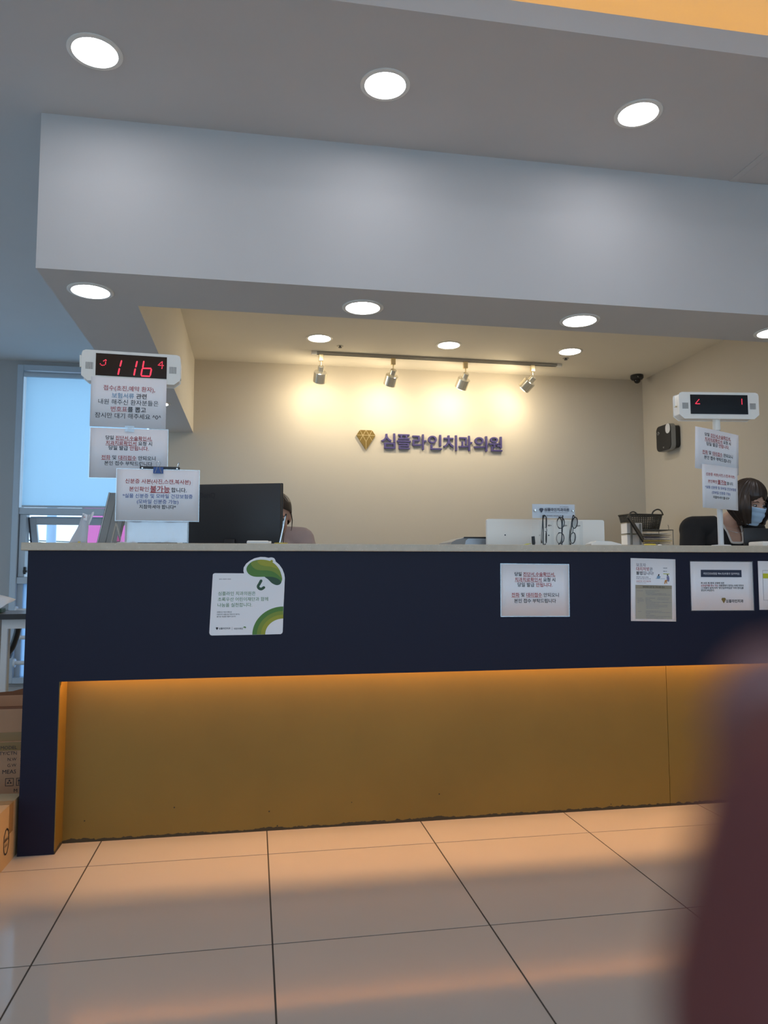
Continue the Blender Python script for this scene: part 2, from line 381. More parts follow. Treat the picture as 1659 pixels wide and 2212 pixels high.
for n, (x0, x1, y0, y1) in enumerate(((HX0-.02, HX1+.02, HY1, HY1+.02), (HX0-.02, HX1+.02, HY0-.02, HY0), (HX0-.02, HX0, HY0, HY1), (HX1, HX1+.02, HY0, HY1))):
    struct(MB().box(x0, x1, y0, y1, CZ-.0005, CZ+.088).build('trim_%d' % (n+1), 'ceiling'))
cv = thing('cove_light', 'amber light strip hidden in the raised ceiling recess', 'light', (0, 0, CZ+.05))
for x0, x1, y0, y1 in ((HX0, HX1, HY1+.12, HY1+.15), (HX0, HX1, HY0-.15, HY0-.12), (HX0-.15, HX0-.12, HY0, HY1), (HX1+.12, HX1+.15, HY0, HY1)):
    MB().box(x0, x1, y0, y1, 0, .02).build('light_strip', 'cove', cv)
# access panel joint in the ceiling
ap = thing('ceiling_access_panel', 'square white access hatch flush in the ceiling above the beam', 'hatch', (2.62, 2.83, CZ))
MB().box(-.30, .30, -.30, .30, -.004, 0).build('hatch_panel', 'ceiling', ap)
MB().box(-.335, -.30, -.02, .315, -.003, 0).build('frame_strip', 'ceiling', ap)

BX, BY, BY2, BZ, WY, RX = -.90, 3.147, 3.53, 2.25, 6.74, 3.83
b = MB()
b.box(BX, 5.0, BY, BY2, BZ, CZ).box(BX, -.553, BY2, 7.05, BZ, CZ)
beam = b.build('ceiling_beam', ['ceiling', 'spotlit_cream'])
struct(MB().box(-.553, RX, BY2, WY, CZ-.0012, CZ).build('ceiling_reception', 'spotlit_cream')); struct(beam)  # thin panel added under the ceiling, spotlight spill put into its paint
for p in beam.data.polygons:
    if (p.normal.x > .9 and p.center.x < 0 and p.center.y > BY2) or (p.normal.y > .9 and p.center.y < 4): p.material_index = 1  # inner beam faces carry the same spill in their colour
struct(MB().box(-.90, RX+.1, WY, WY+.31, 0, CZ).build('wall_back', 'beige'))
struct(MB().box(RX, RX+.1, BY+.05, WY, 0, CZ).build('wall_right', 'beige'))
b = MB(); b.box(-2.62, -2.13, 7.05, 7.30, 0, CZ).box(-4.3, -4.0, 7.05, 7.30, 0, CZ).box(-4.0, -2.62, 7.05, 7.30, 2.88, CZ).box(-4.0, -2.62, 7.05, 7.30, 0, .03).box(-2.13, -.90, 7.05, 7.30, 2.88, CZ).box(-2.13, -.90, 7.05, 7.30, 0, .03)
struct(b.build('wall_window', 'grey_wall'))
b = MB(); b.box(-4.3, -4.2, -2.6, 3.0, 0, CZ).box(-4.3, -4.2, 6.6, 7.3, 0, CZ).box(-4.3, -4.2, 3.0, 6.6, 0, .2).box(-4.3, -4.2, 3.0, 6.6, 2.75, CZ)
struct(b.build('wall_left', 'grey_wall'))
w3 = thing('added_window_3', None, None, (-4.25, 0, 0)); struct(w3)  # unseen window added to bring blue daylight to the left ceiling
b = MB()
for y in (3.0, 4.2, 5.4, 6.56): b.box(-.04, .04, y, y+.04, .2, 2.75)
b.box(-.04, .04, 3.0, 6.6, .2, .24).box(-.04, .04, 3.0, 6.6, 2.71, 2.75); b.build('window_frame', 'alu', w3)
MB().box(-.004, .004, 3.04, 6.56, .24, 2.71).build('pane', 'glass', w3)
struct(MB().box(4.9, 5.0, -2.6, BY+.05, 0, CZ).build('wall_side', 'grey_wall'))
b = MB(); b.box(-4.3, -4.0, -2.6, -2.5, 0, CZ).box(4.6, 5, -2.6, -2.5, 0, CZ).box(-4.0, 4.6, -2.6, -2.5, 0, .12).box(-4.0, 4.6, -2.6, -2.5, 2.78, CZ)
struct(b.build('wall_front', 'grey_wall'))
w2 = thing('added_window_2', None, None, (0, -2.55, 0)); struct(w2)  # unseen window added behind the camera for cool light on the notices
b = MB()
for k in range(7): b.box(-4.0+k*1.4267, -3.96+k*1.4267, -.04, .04, .12, 2.78)
b.box(-4.0, 4.6, -.04, .04, .12, .16).box(-4.0, 4.6, -.04, .04, 2.74, 2.78); b.build('window_frame', 'alu', w2)
MB().box(-3.96, 4.56, -.004, .004, .16, 2.74).build('pane', 'glass', w2)

# ------------------------------------------------------------------ window behind the counter, roller blind, rails
w1 = thing('window_1', None, None, (0, 7.05, 0)); struct(w1)
X0, X1 = -2.13, -.92
b = MB(); b.box(X0, X0+.055, -.03, .12, .03, 2.88, .004, 1).box(X1-.055, X1, -.03, .12, .03, 2.88, .004, 1).box(X0+.055, X1-.055, -.03, .12, 2.83, 2.88).box(X0+.055, X1-.055, -.03, .12, .03, .08)
b.build('window_frame', 'alu', w1)
b = MB(); b.box(X0+.055, X1-.055, -.02, .11, 1.52, 1.58, .003, 1).build('transom', 'alu', w1)
MB().box(X0+.055, X1-.055, -.02, .11, .90, .96, .003, 1).build('transom', 'alu', w1)
MB().box(X0+.06, X0+.115, -.005, .10, .96, 1.52, .003, 1).build('jamb', 'alu', w1)
MB().box(X1-.115, X1-.06, -.005, .10, .96, 1.52, .003, 1).build('jamb', 'alu', w1)
MB().box(X0+.055, X1-.055, .045, .051, 1.58, 2.83).build('pane', 'glass', w1)
MB().box(X0+.055, X1-.055, .045, .051, .08, .90).build('frosted_pane', 'frost', w1)
MB().box(X0+.055, X0+.10, .02, .08, .08, .90).build('jamb', 'alu', w1)
w4 = thing('added_window_4', None, None, (-3.31, 7.05, 0)); struct(w4)  # unseen frosted window added to cast more blue light on the ceiling
b = MB(); b.box(-.69, -.63, -.03, .12, .03, 2.88).box(.63, .69, -.03, .12, .03, 2.88).box(-.63, .63, -.03, .12, 2.82, 2.88).box(-.63, .63, -.03, .12, .03, .09).box(-.63, .63, -.03, .12, 1.40, 1.46)
b.build('window_frame', 'alu', w4)
for z0, z1 in ((.09, 1.40), (1.46, 2.82)): MB().box(-.63, .63, .045, .051, z0, z1).build('frosted_pane', 'frost2', w4)
# awning sash, hinged along its top edge and pushed out
sa = thing('window_sash', None, None, (0, .07, 1.50)); sa.parent = w1; sa.rotation_euler = (math.radians(24), 0, 0)
b = MB(); a0, a1 = X0+.125, X1-.125
b.box(a0, a0+.055, -.02, .02, -.54, 0, .003, 1).box(a1-.055, a1, -.02, .02, -.54, 0, .003, 1).box(a0+.055, a1-.055, -.02, .02, -.065, 0).box(a0+.055, a1-.055, -.02, .02, -.54, -.48)
b.build('sash_frame', 'alu', sa)
MB().box(a0+.055, a1-.055, -.004, .004, -.48, -.065).build('pane', 'glass', sa)
MB().box(a0-.012, a0+.0, -.024, .0, -.54, 0).build('gasket', 'alu_dark', sa)
b = MB(); b.box(X0+.115, X0+.135, -.045, -.01, .985, 1.05, .003, 1).box(X0+.118, X0+.15, -.06, -.04, 1.0, 1.02); b.build('latch', 'black', w1)
bl = thing('roller_blind', 'pale blue white roller blind drawn down over the tall window', 'blind', (0, 7.035, 0))
q = MB(); P = []
for i in range(25):
    x = X0+.075+(X1-X0-.15)*i/24
    P.append([(x, .008+.0015*math.sin(i*1.3), z) for z in (1.60, 1.9, 2.2, 2.5, 2.78)])
q.grid(P).build('blind_cloth', 'blind', bl, True, None)
MB().cyl((X0+.06, -.004, 2.795), (X1-.06, -.004, 2.795), .026, n=20).build('roller_tube', 'alu', bl, True)
MB().box(X0+.075, X1-.075, -.002, .010, 1.583, 1.602, .003, 1).build('bottom_bar', 'alu', bl)
for z in (.668, .432, .213):
    g = thing('guard_rail', 'white metal guard rail across the low window pane, ' + {.668: 'upper', .432: 'middle', .213: 'lower'}[z]+' of three', 'rail', (X0+.075, 7.0, z), 0, 'guard rails on the low window')
    MB().cyl((.012, -.02, 0), (X1-X0-.15-.012, -.02, 0), .018, n=14).build('bar', 'white_metal', g, True)
    for sx in (0, X1-X0-.15-.012):
        MB().cyl((sx, -.02, 0), (sx+.012, -.02, 0), .038, n=20).build('flange', 'white_metal', g, True)

# ------------------------------------------------------------------ outside the window
struct(MB().box(-40, 40, -30, 60, -4.2, -4.1).build('ground', 'bounce_ground'))  # unseen ground, spread all round so its bounce reaches the windows
sg = thing('sign_board', 'bright pink sign board across the street seen through the open sash', 'sign', (-2.2, 12.6, -4.1))
MB().box(-.52, .45, -.05, .05, 4.4, 6.2, .01, 1).build('panel', 'pink_sign', sg)
MB().box(-.56, .49, .0, .08, 4.36, 6.24).build('frame', 'grey', sg)
MB().cyl((0, .08, 0), (0, .08, 4.4), .06).build('post', 'grey', sg, True)
pl = thing('utility_pole', 'pale blue utility pole outside beyond the open window sash', 'pole', (-3.32, 13.0, -4.1))
MB().cyl((0, 0, 0), (0, 0, 9.5), .085, .07).build('shaft', 'pole', pl, True)
MB().box(-.6, .6, -.04, .04, 8.6, 8.7).build('cross_arm', 'pole', pl)
for k, (za, zb) in enumerate(((1.46, 1.40), (1.94, .95), (1.22, .85), (1.6, 1.75))):
    pts = [(-6+8*t, 13.3+k*.4, za+(zb-za)*t*1.2-.25*math.sin(PI*t)+.12) for t in [i/12 for i in range(13)]]
    tag(MB().tube(pts, .011 if k else .02, 5).build('overhead_cable', 'wire', None, True, None),
        ['thick dark cable running level outside the window', 'thin cable sloping down steeply outside the window', 'thin low cable sagging outside the window', 'thin cable rising slightly outside the window'][k], 'cable', 'cables outside the window')

# ------------------------------------------------------------------ lamps
def downlight(x, y, z, label, group, r=.082, m='lamp'):
    d = thing('downlight', label, 'ceiling light', (x, y, z), 0, group)
    MB().lathe([(r*1.20, 0), (r*1.20, -.004), (r*1.12, -.007), (r*.99, -.006), (r*.97, -.001), (r*.97, 0)], 40, caps=False).build('trim_ring', 'white_plastic', d, True, 50)
    MB().lathe([(0, -.003), (r*.55, -.0036), (r*.965, -.002)], 40, caps=False).build('diffuser', m, d, True, None)
    return d
for k, x in enumerate((-.602, .488, 1.569, 2.66)):
    downlight(x, 2.726, CZ, 'round white downlight in the upper ceiling, '+['at the window end of its row', 'second from the window end', 'third from the window end', 'last of the row beyond the access hatch'][k], 'downlights in the upper ceiling')
for k, x in enumerate((-.731, .493, 1.587, 2.675)):
    downlight(x, 3.37, BZ, 'round white downlight under the dropped beam, '+['in its corner by the window', 'second from the corner by the window', 'third from the corner by the window', 'above the masked woman'][k], 'downlights under the dropped beam')
downlight(-.725, 5.60, BZ, 'round downlight under the side beam, seen edge-on behind the notices', 'downlights under the dropped beam')
for k, x in enumerate((.508, 1.607, 2.70)):
    downlight(x, 5.94, CZ, 'round downlight in the reception ceiling '+['above the first track spotlight', 'above the middle of the spotlight track', 'beyond the end of the spotlight track'][k], 'downlights over the reception', .092, 'lamp_in')
for x in (-3.2, -2.2):
    for y in (-1.2, .8, 2.726): downlight(x, y, CZ, 'added round white downlight, out of view over the waiting side of the room', 'added downlights over the waiting side')  # unseen lamps added to brighten the room
for x in (-.6, 1.0, 2.6):
    for y in (.1, 1.3): downlight(x, y, CZ+.30, 'added round white downlight, out of view in the raised ceiling recess', 'added downlights in the raised recess', .10)  # unseen lamps added to throw frontal light on the notices
for x in (-.602, 1.569): downlight(x, -2.15, CZ, 'added round white downlight, out of view near the wall opposite the counter', 'added downlights opposite the counter')  # unseen pair added behind the camera for extra illumination

tr = thing('light_track', 'slim grey track rail along the reception ceiling carrying four spotlights', 'track', (1.63, 6.32, CZ), math.radians(.5))
MB().box(-1.147, 1.147, -.017, .017, -.026, 0, .003, 1).build('rail', 'rail', tr)
MB().box(-1.152, 1.10, -.008, .008, -.0275, -.020).build('rail_slot', 'charcoal', tr)
for sx in (-1.16, 1.11): MB().box(sx, sx+.05, -.018, .018, -.028, 0, .003, 1).build('end_cap', 'white_plastic', tr)
def spotlight(x, y, aim, label):
    t = thing('track_spotlight', label, 'spotlight', (x, y, CZ-.028), 0, 'spotlights on the reception track')
    MB().box(-.020, .020, -.016, .016, -.060, 0, .003, 1).build('adapter', 'brasscap', t)
    MB().cyl((0, 0, -.06), (0, 0, -.105), .006, n=10).build('stem', 'brasscap', t, True)
    d = Vector(aim).normalized(); q = d.to_track_quat('-Z', 'Y').to_matrix().to_4x4()
    piv = Vector((0, 0, -.122))
    X = Matrix.Translation(piv) @ q
    cn = MB().lathe([(0, .022), (.024, .022), (.029, .018), (.029, -.03)], 28, X, False).build('rear_cap', 'chrome', t, True)
    hd = MB().lathe([(.029, -.03), (.054, -.032), (.058, -.036), (.058, -.125), (.053, -.127), (.050, -.118), (.045, -.085)], 36, X, False).build('can', 'chrome', t, True)
    MB().lathe([(0, -.086), (.0449, -.085)], 24, X, False).build('bulb', 'spot', hd)
    ld = bpy.data.lights.new('spot_beam', 'SPOT'); ld.energy = SPOT_W; ld.color = (1.0, .84, .57); ld.spot_size = math.radians(168); ld.spot_blend = 1.0; ld.shadow_soft_size = .035
    lo = bpy.data.objects.new('spot_beam', ld); COL.objects.link(lo); lo.parent = t
    lo.matrix_local = Matrix.Translation(piv+d*.128) @ q
    gd = bpy.data.lights.new('bulb_glow', 'POINT'); gd.energy = GLOW_W; gd.color = (1.0, .84, .57); gd.shadow_soft_size = .04
    go = bpy.data.objects.new('bulb_glow', gd); COL.objects.link(go); go.parent = t; go.location = piv+d*.150
for x, y, aim, lab in ((.555, 6.306, (-.05, .62, -.78), 'nearest the window'), (1.197, 6.314, (-.16, .60, -.78), 'above the gold diamond emblem'), (1.864, 6.32, (-.20, .60, -.77), 'above the wall lettering'), (2.505, 6.326, (-.50, .58, -.62), 'turned sideways at the far end')):
    spotlight(x, y, aim, 'gold tinted chrome can spotlight on the track, '+lab)
for x, y, lab in ((.70, 6.12, 'beside the first spotlight'), (2.75, 6.14, 'beside the last downlight')):
    s = thing('sprinkler_head', 'tiny dark sprinkler cap in the reception ceiling '+lab, 'sprinkler', (x, y, CZ), 0, 'sprinkler caps')
    MB().lathe([(0, -.003), (.028, -.003), (.030, 0)], 20, caps=False).build('escutcheon', 'rail', s, True)
    MB().lathe([(.008, -.003), (.008, -.012), (.016, -.014), (.016, -.016), (0, -.016)], 14, caps=False).build('deflector', 'charcoal', s, True)
dc = thing('dome_camera', 'dark grey dome security camera in the ceiling corner', 'security camera', (3.68, 6.57, CZ))
MB().lathe([(0, 0), (.058, 0), (.062, -.008), (.062, -.030), (.050, -.046), (.030, -.050)], 28, caps=False).build('housing', 'charcoal', dc, True)
MB().ball((0, -.004, -.052), .033, 20, 12).build('dome', 'screen', dc, True)
MB().cyl((-.02, -.052, -.03), (-.02, -.058, -.03), .006, n=10).build('sensor', 'steel', dc, True)

# ------------------------------------------------------------------ wall lettering and emblem
T = WY-.001
wl = thing('wall_sign_lettering', 'indigo raised Korean clinic name lettering on the spotlit wall', 'sign', (1.7485, T, 2.2225))
word = '심플라인치과의원'
for k, ch in enumerate(word):
    L = Letters(4); cx = -.594+.140/2+k*(1.189-.140)/7
    L.add([(ch, 'purple')], cx, 0, .134, .012, y=-.010, depth=.0745, height=.158)
    L.build('letter', wl)
em = thing('wall_emblem', 'gold faceted diamond emblem on the wall left of the indigo lettering', 'emblem', (1.014, T, 2.224))
MB().prism([(-.058, .094), (.058, .094), (.090, .045), (0, -.094), (-.090, .045)], -.018, 0).build('plate', 'gold', em)
L = Letters(); t_ = .0016
for a, b_ in (((-.090, .045), (.090, .045)), ((-.058, .094), (-.001, -.012)), ((.058, .094), (.001, -.012)), ((0, .094), (-.058, -.008)), ((0, .094), (.058, -.008)), ((0, -.012), (0, -.094))):
    d = Vector(b_)-Vector(a); n = Vector((-d.y, d.x)).normalized()*t_
    L.poly([tuple(Vector(a)+n), tuple(Vector(b_)+n), tuple(Vector(b_)-n), tuple(Vector(a)-n)], 'goldline', -.0195)
L.build('facet_lines', em)

# ------------------------------------------------------------------ reception counter
ct = thing('reception_counter', 'long navy reception counter with speckled stone top and glowing brass base', 'counter', (0, 0, 0))
MB().box(-.833, 3.82, 2.858, 3.22, 1.080, 1.109, .003, 2).build('worktop', 'stone', ct)
MB().box(-.69, 3.82, 2.876, 2.896, .605, 1.080).build('front_panel', 'navy', ct)
MB().box(-.812, -.69, 2.876, 3.20, 0, 1.080).build('end_panel', 'navy', ct)
MB().box(-.688, 3.82, 2.896, 3.18, .690, .71).build('overhang_soffit', 'navy', ct)
for x0, x1 in ((-.688, 1.764), (1.766, 3.82)): MB().box(x0, x1, 2.982, 2.992, 0, .690).build('brass_panel', 'brass', ct)
MB().box(-.690, -.687, 2.8765, 2.984, 0, .690).build('brass_return', 'brass', ct)
MB().box(-.66, 3.80, 2.945, 2.957, .678, .690).build('led_strip', 'led', ct)['label'] = 'glowing orange light strip under the overhang'
MB().box(-.688, 3.82, 3.16, 3.18, 0, 1.08).build('back_panel', 'desk', ct)
ds = thing('office_desk', 'white work desk behind the counter holding the monitors', 'desk', (0, 0, 0))
MB().box(-.66, 3.78, 3.225, 3.655, .72, .75).build('desk_top', 'desk', ds)
for x in (-.64, 1.2, 3.74): MB().box(x, x+.03, 3.24, 3.60, 0, .72).build('leg', 'desk', ds)
# ------------------------------------------------------------------ notices: shared wordings
def put(L, w, h, u, v, wf, runs, bold=.012, align='C', y=-.0016):
    L.add(runs, (u-.5)*w, (.5-v)*h, wf*w, bold, align, y)
def same_day(L, w, h):
    put(L, w, h, .497, .190, .60, [('당일 ', 'ink'), ('진단서,수술확인서,', 'red', 1)], .011)
    put(L, w, h, .497, .295, .60, [('치과치료확인서', 'red', 1), (' 요청 시', 'ink')], .011)
    put(L, w, h, .497, .395, .515, [('당일 발급 ', 'ink'), ('안됩니다.', 'red')], .011)
    put(L, w, h, .497, .590, .70, [('전화', 'red', 1), (' 및 ', 'ink'), ('대리접수', 'red', 1), (' 안되오니', 'ink')], .008)
    put(L, w, h, .497, .705, .615, [('본인 접수 부탁드립니다', 'ink')], .008)
def id_card(L, w, h):
    put(L, w, h, .50, .23, .795, [('신분증 사본(사진,스캔,복사본)', 'red')], .008)
    put(L, w, h, .27, .385, .235, [('본인확인', 'red')], .008)
    put(L, w, h, .525, .378, .25, [('불가능', 'red', 1)], .016)
    put(L, w, h, .755, .392, .19, [('합니다.', 'ink')], .01)
    put(L, w, h, .50, .518, .85, [('*실물 신분증 및 모바일 건강보험증', 'blue')], .008)
    put(L, w, h, .50, .627, .505, [('(모바일 신분증 가능)', 'blue')], .008)
    put(L, w, h, .50, .73, .445, [('지참하셔야 합니다*', 'ink')], .012)
def sheet(name, label, loc, w, h, rz=0, m='paper', tilt=0., lean=0., border=.003, group=None, bow=0.):
    t = thing(name, label, 'notice', loc, rz, group); t.rotation_euler = (lean, tilt, rz)
    q = MB(); P = []
    for i in range(13):
        x = -w/2+w*i/12; yy = -bow*(1-(2*x/w)**2)
        P.append([(x, yy, -h/2), (x, yy, h/2)])
    me = q.grid(P).mesh('sheet', True); o = mesh_obj('sheet', me, m, t)
    so = o.modifiers.new('thickness', 'SOLIDIFY'); so.thickness = .0007; so.offset = 0
    if m == 'laminate':
        e = MB(); a, b_ = w/2, h/2; k = border
        for x0, x1, z0, z1 in ((-a-k, -a, -b_-k, b_+k), (a, a+k, -b_-k, b_+k), (-a, a, b_, b_+k), (-a, a, -b_-k, -b_)): e.box(x0, x1, -.0004, .0004, z0, z1)
        e.build('laminate_edge', 'sleeve', t)
    return t

# ------------------------------------------------------------------ queue number displays
def number_display(loc, rz, label, segs, dots, dot_r, pole_z0, head_dx=0.):
    """local origin on the worktop under the pole; head centre HZ above it"""
    HZ = loc[2]
    t = thing('queue_display', label, 'number display', (loc[0], loc[1], 1.109), rz, 'queue number displays')
    hz = HZ-1.109
    w, h, d = .372, .117, .062
    ch = [(-w/2+.012, h/2), (w/2-.012, h/2), (w/2-.003, h/2-.004), (w/2, h/2-.013), (w/2, -h/2+.018), (w/2-.022, -h/2), (-w/2+.022, -h/2), (-w/2, -h/2+.018), (-w/2, h/2-.013), (-w/2+.003, h/2-.004)]
    q = MB(); q.X = Matrix.Translation((head_dx, 0, hz))
    q.prism(ch, -d/2, d/2)
    bmesh.ops.bevel(q.bm, geom=list(q.bm.edges), offset=.0035, segments=2, affect='EDGES', profile=.6)
    q.build('housing', 'white_plastic', t, True, 30)
    sw, sh = .272, .090
    q = MB(); q.X = Matrix.Translation((head_dx, 0, hz)); q.box(-sw/2, sw/2, -d/2-.0015, -d/2+.004, -sh/2+.005, sh/2+.005).build('screen', 'screen', t)
    for s in (-1, 1):
        q = MB(); q.X = Matrix.Translation((head_dx, 0, hz))
        for k in range(9): q.box(s*.160-.0135+k*.0032, s*.160-.0135+k*.0032+.0014, -d/2-.0008, -d/2+.001, -.016, .012)
        tag(q.build('speaker_slots', 'grey', t), kind='stuff')
    q = MB(); q.X = Matrix.Translation((head_dx, 0, hz)); q.box(w/2-.002, w/2+.006, -.016, .020, -.032, .030, .003, 2).build('end_plate', 'white_plastic', t, True, 30)
    q = MB(); q.X = Matrix.Translation((head_dx, 0, hz)); q.cyl((-w/2+.002, .0, .0), (-w/2-.012, .0, .0), .0035, n=10).build('antenna_joint', 'brasscap', t, True)
    q = MB(); q.X = Matrix.Translation((head_dx, 0, hz)); q.cyl((-w/2-.011, 0, -.002), (-w/2-.013, 0, .046), .0042, .0036, 10).build('antenna', 'white_plastic', t, True)
    for grp in segs+[[('d', x, z) for x, z in g] for g in dots]:
        q = MB(); q.X = Matrix.Translation((head_dx, -d/2-.0022, hz))
        for p in grp:
            if p[0] == 'd': q.flat([(p[1]+dot_r*math.cos(a*PI/4), p[2]+dot_r*math.sin(a*PI/4)) for a in range(8)], 0)
            else: q.flat(p, 0)
        q.build('lit_digit', 'digit', t)
    MB().cyl((0, 0, hz-.11), (0, 0, hz-.055), .017, n=20).build('pole_collar', 'white_plastic', t, True)
    MB().cyl((0, 0, .008), (0, 0, hz-.06), .0125, n=20).build('pole', 'white_metal', t, True)
    MB().lathe([(.044, 0), (.044, .006), (.040, .010), (.014, .012)], 32, caps=False).build('foot', 'white_metal', t, True)
    return t
def seg(x0, z0, x1, z1, w=.0062):
    a, b_ = Vector((x0, z0)), Vector((x1, z1)); d = (b_-a).normalized(); n = Vector((-d.y, d.x))*w/2
    a2, b2 = a+d*w*.5, b_-d*w*.5
    return [tuple(a), tuple(a2+n), tuple(b2+n), tuple(b_), tuple(b2-n), tuple(a2-n)]
kx = .372/1240
def D(px, py): return ((px-727)*kx, -(py-295-(px-727)*.055)*kx)
segs = []
for a in ((600, 198, 580, 290), (575, 305, 558, 402), (798, 205, 780, 298), (776, 308, 760, 410), (884, 203, 870, 300), (864, 312, 850, 408), (858, 308, 985, 308), (983, 312, 968, 412), (848, 412, 972, 418)):
    p, q_ = D(a[0], a[1]), D(a[2], a[3]); segs.append(seg(*p, *q_))
segs = [segs[0:2], segs[2:4], segs[4:]]
dots = [D(x, y) for x, y in ((372, 212), (398, 196), (385, 203), (404, 205), (332, 252), (346, 268), (362, 272), (380, 268), (396, 256), (398, 240), (398, 226), (1120, 215), (1120, 230), (1120, 246), (1120, 262), (1120, 278), (1120, 294), (1117, 308), (1106, 224), (1094, 236), (1082, 248), (1070, 262), (1086, 266), (1102, 266), (1136, 268))]
dots = [dots[:11], dots[11:]]
number_display((-.497, 3.075, 1.8225), math.radians(3.4), 'white number display on a pole showing a large red 116 beside the window', segs, dots, .0022, 0)
k2 = .372/960.
def D2(px, py): return ((px-925)*k2, -(py-430-(px-925)*.012)*k2)
dots = [D2(x, y) for x, y in ((678, 358), (668, 368), (660, 378), (651, 388), (643, 397), (636, 407), (648, 409), (660, 409), (672, 409), (684, 409), (1203, 354), (1203, 366), (1203, 378), (1203, 390), (1203, 402), (1203, 414))]
dots = [dots[:10], dots[10:]]
rd = number_display((2.106, 3.06, 1.7605), math.radians(-6.6), 'white number display on a pole, nearly blank with small red marks, before the masked woman', [], dots, .0024, 0)

t = sheet('notice_sheet', 'paper notice in red, blue and black print hung under the lit 116 display', (-.5015, 3.036, 1.675), .288, .200, math.radians(2.6))
L = Letters(); w, h = .288, .2
put(L, w, h, .506, .21, .684, [('접수(초진,예약 환자),', 'rose')], .012)
put(L, w, h, .507, .358, .461, [('보험서류', 'sky'), (' 관련', 'ink')], .012)
put(L, w, h, .50, .49, .793, [('내원 해주신 환자분들은', 'ink')], 0)
put(L, w, h, .50, .633, .464, [('번호표', 'rose'), ('를 뽑고', 'ink')], .012)
put(L, w, h, .50, .767, .87, [('잠시만 대기 해주세요 ^0^', 'ink')], 0)
L.build('printed_text', t)
t = sheet('notice_sheet', 'laminated same-day certificate notice hanging second down under the 116 display', (-.495, 3.033, 1.471), .294, .198, math.radians(1.5), 'laminate')
L = Letters(); same_day(L, .294, .198); L.build('printed_text', t)
tp = MB().box(-.018, .018, -.0008, .0004, -.012, .012).build('tape_piece', 'sleeve', t); tp.location = (-.0, -.001, .099); tp['label'] = 'clear sticky tape'

# identity card notice clipped to a low stand at the front of the counter
st = thing('sign_stand', 'low stand with black top bar and clear sleeve behind the identity card notice', 'sign stand', (-.37, 2.995, 1.109))
MB().box(-.076, .076, -.008, .008, .292, .306, .002, 1).build('top_bar', 'black', st)
for x in (-.066, .066): MB().lathe([(0, 0), (.0036, .0), (.0036, .002), (0, .003)], 14, Matrix.Translation((x, -.008, .299)) @ Matrix.Rotation(PI/2, 4, 'X')).build('rivet', 'steel', st, True)
for s in (-1, 1):
    MB().tube([(s*.066, -.003, .306), (s*.070, -.003, .322), (s*.073, -.003, .324), (s*.074, -.003, .318), (s*.069, -.003, .306)], .0011, 6).build('wire_ring', 'steel', st, True)
MB().box(-.010, .010, -.004, .004, .004, .292).build('post', 'black', st)
MB().box(-.075, .075, -.03, .010, 0, .006, .002, 1).build('base', 'black', st)
q = MB(); P = []
for i in range(15):
    x = -.110+.220*i/14; P.append([(x, -.012+.0015*math.sin(i*.9), z) for z in (.008, .03, .055, .08, .11, .14)])
o = q.grid(P).build('paper_insert', 'paper', st, True, None)
q = MB(); P = []
for i in range(31):
    x = -.116+.232*i/30; P.append([(x, -.0155+.0010*math.sin(i*.8+z*30)+.0008*math.sin(i*.35-z*55), z) for z in [.005+.14*k/12 for k in range(13)]])
q.grid(P).build('clear_sleeve', 'sleeve', st, True, None)
t = sheet('notice_sheet', 'laminated identity card notice in red and blue print held by a blue binder clip', (-.3705, 2.955, 1.298), .307, .198, math.radians(1.5), 'laminate')
L = Letters(); id_card(L, .307, .198); L.build('printed_text', t)
bc = thing('binder_clip', 'blue binder clip pinching the identity card notice to the black bar', 'clip', (-.371, 2.966, 1.394))
MB().prism([(-.019, -.011), (.019, -.011), (.0185, .012), (-.0185, .012)], -.014, -.0125).build('front_jaw', 'bluec', bc)
MB().prism([(-.019, -.011), (.019, -.011), (.0185, .012), (-.0185, .012)], .024, .0255).build('back_jaw', 'bluec', bc)
MB().box(-.0185, .0185, -.014, .0255, .012, .0135).build('spine', 'bluec', bc)
MB().tube(smooth_path([(-.012, -.0155, -.009), (-.006, -.016, .006), (-.0045, -.016, .018), (-.0085, -.016, .028), (-.004, -.016, .034), (.004, -.016, .034), (.0085, -.016, .028), (.0045, -.016, .018), (.006, -.016, .006), (.012, -.0155, -.009)], 4), .0009, 6).build('wire_handle', 'steel', bc, True)

# sheets twisted round the pole of the blank display
rz = math.radians(17)
t = sheet('notice_sheet', 'same-day certificate notice taped upper on the pole of the blank display', (2.076, 3.018, 1.545), .288, .190, rz, 'paper', math.radians(3.5), 0, group=None, bow=.004)
L = Letters(); same_day(L, .288, .205)
for i, v in enumerate(L.v): L.v[i] = (v[0], v[1]-.004*(1-(2*v[0]/.288)**2), v[2]+.004)
L.build('printed_text', t)
t = sheet('notice_sheet', 'identity card notice taped lower on the pole beside the masked woman', (2.076, 3.006, 1.377), .234, .196, rz, 'paper', math.radians(1.5), 0, group=None, bow=.004)
L = Letters(); id_card(L, .240, .205)
for i, v in enumerate(L.v): L.v[i] = (v[0], v[1]-.004*(1-(2*v[0]/.234)**2), v[2])
L.build('printed_text', t)

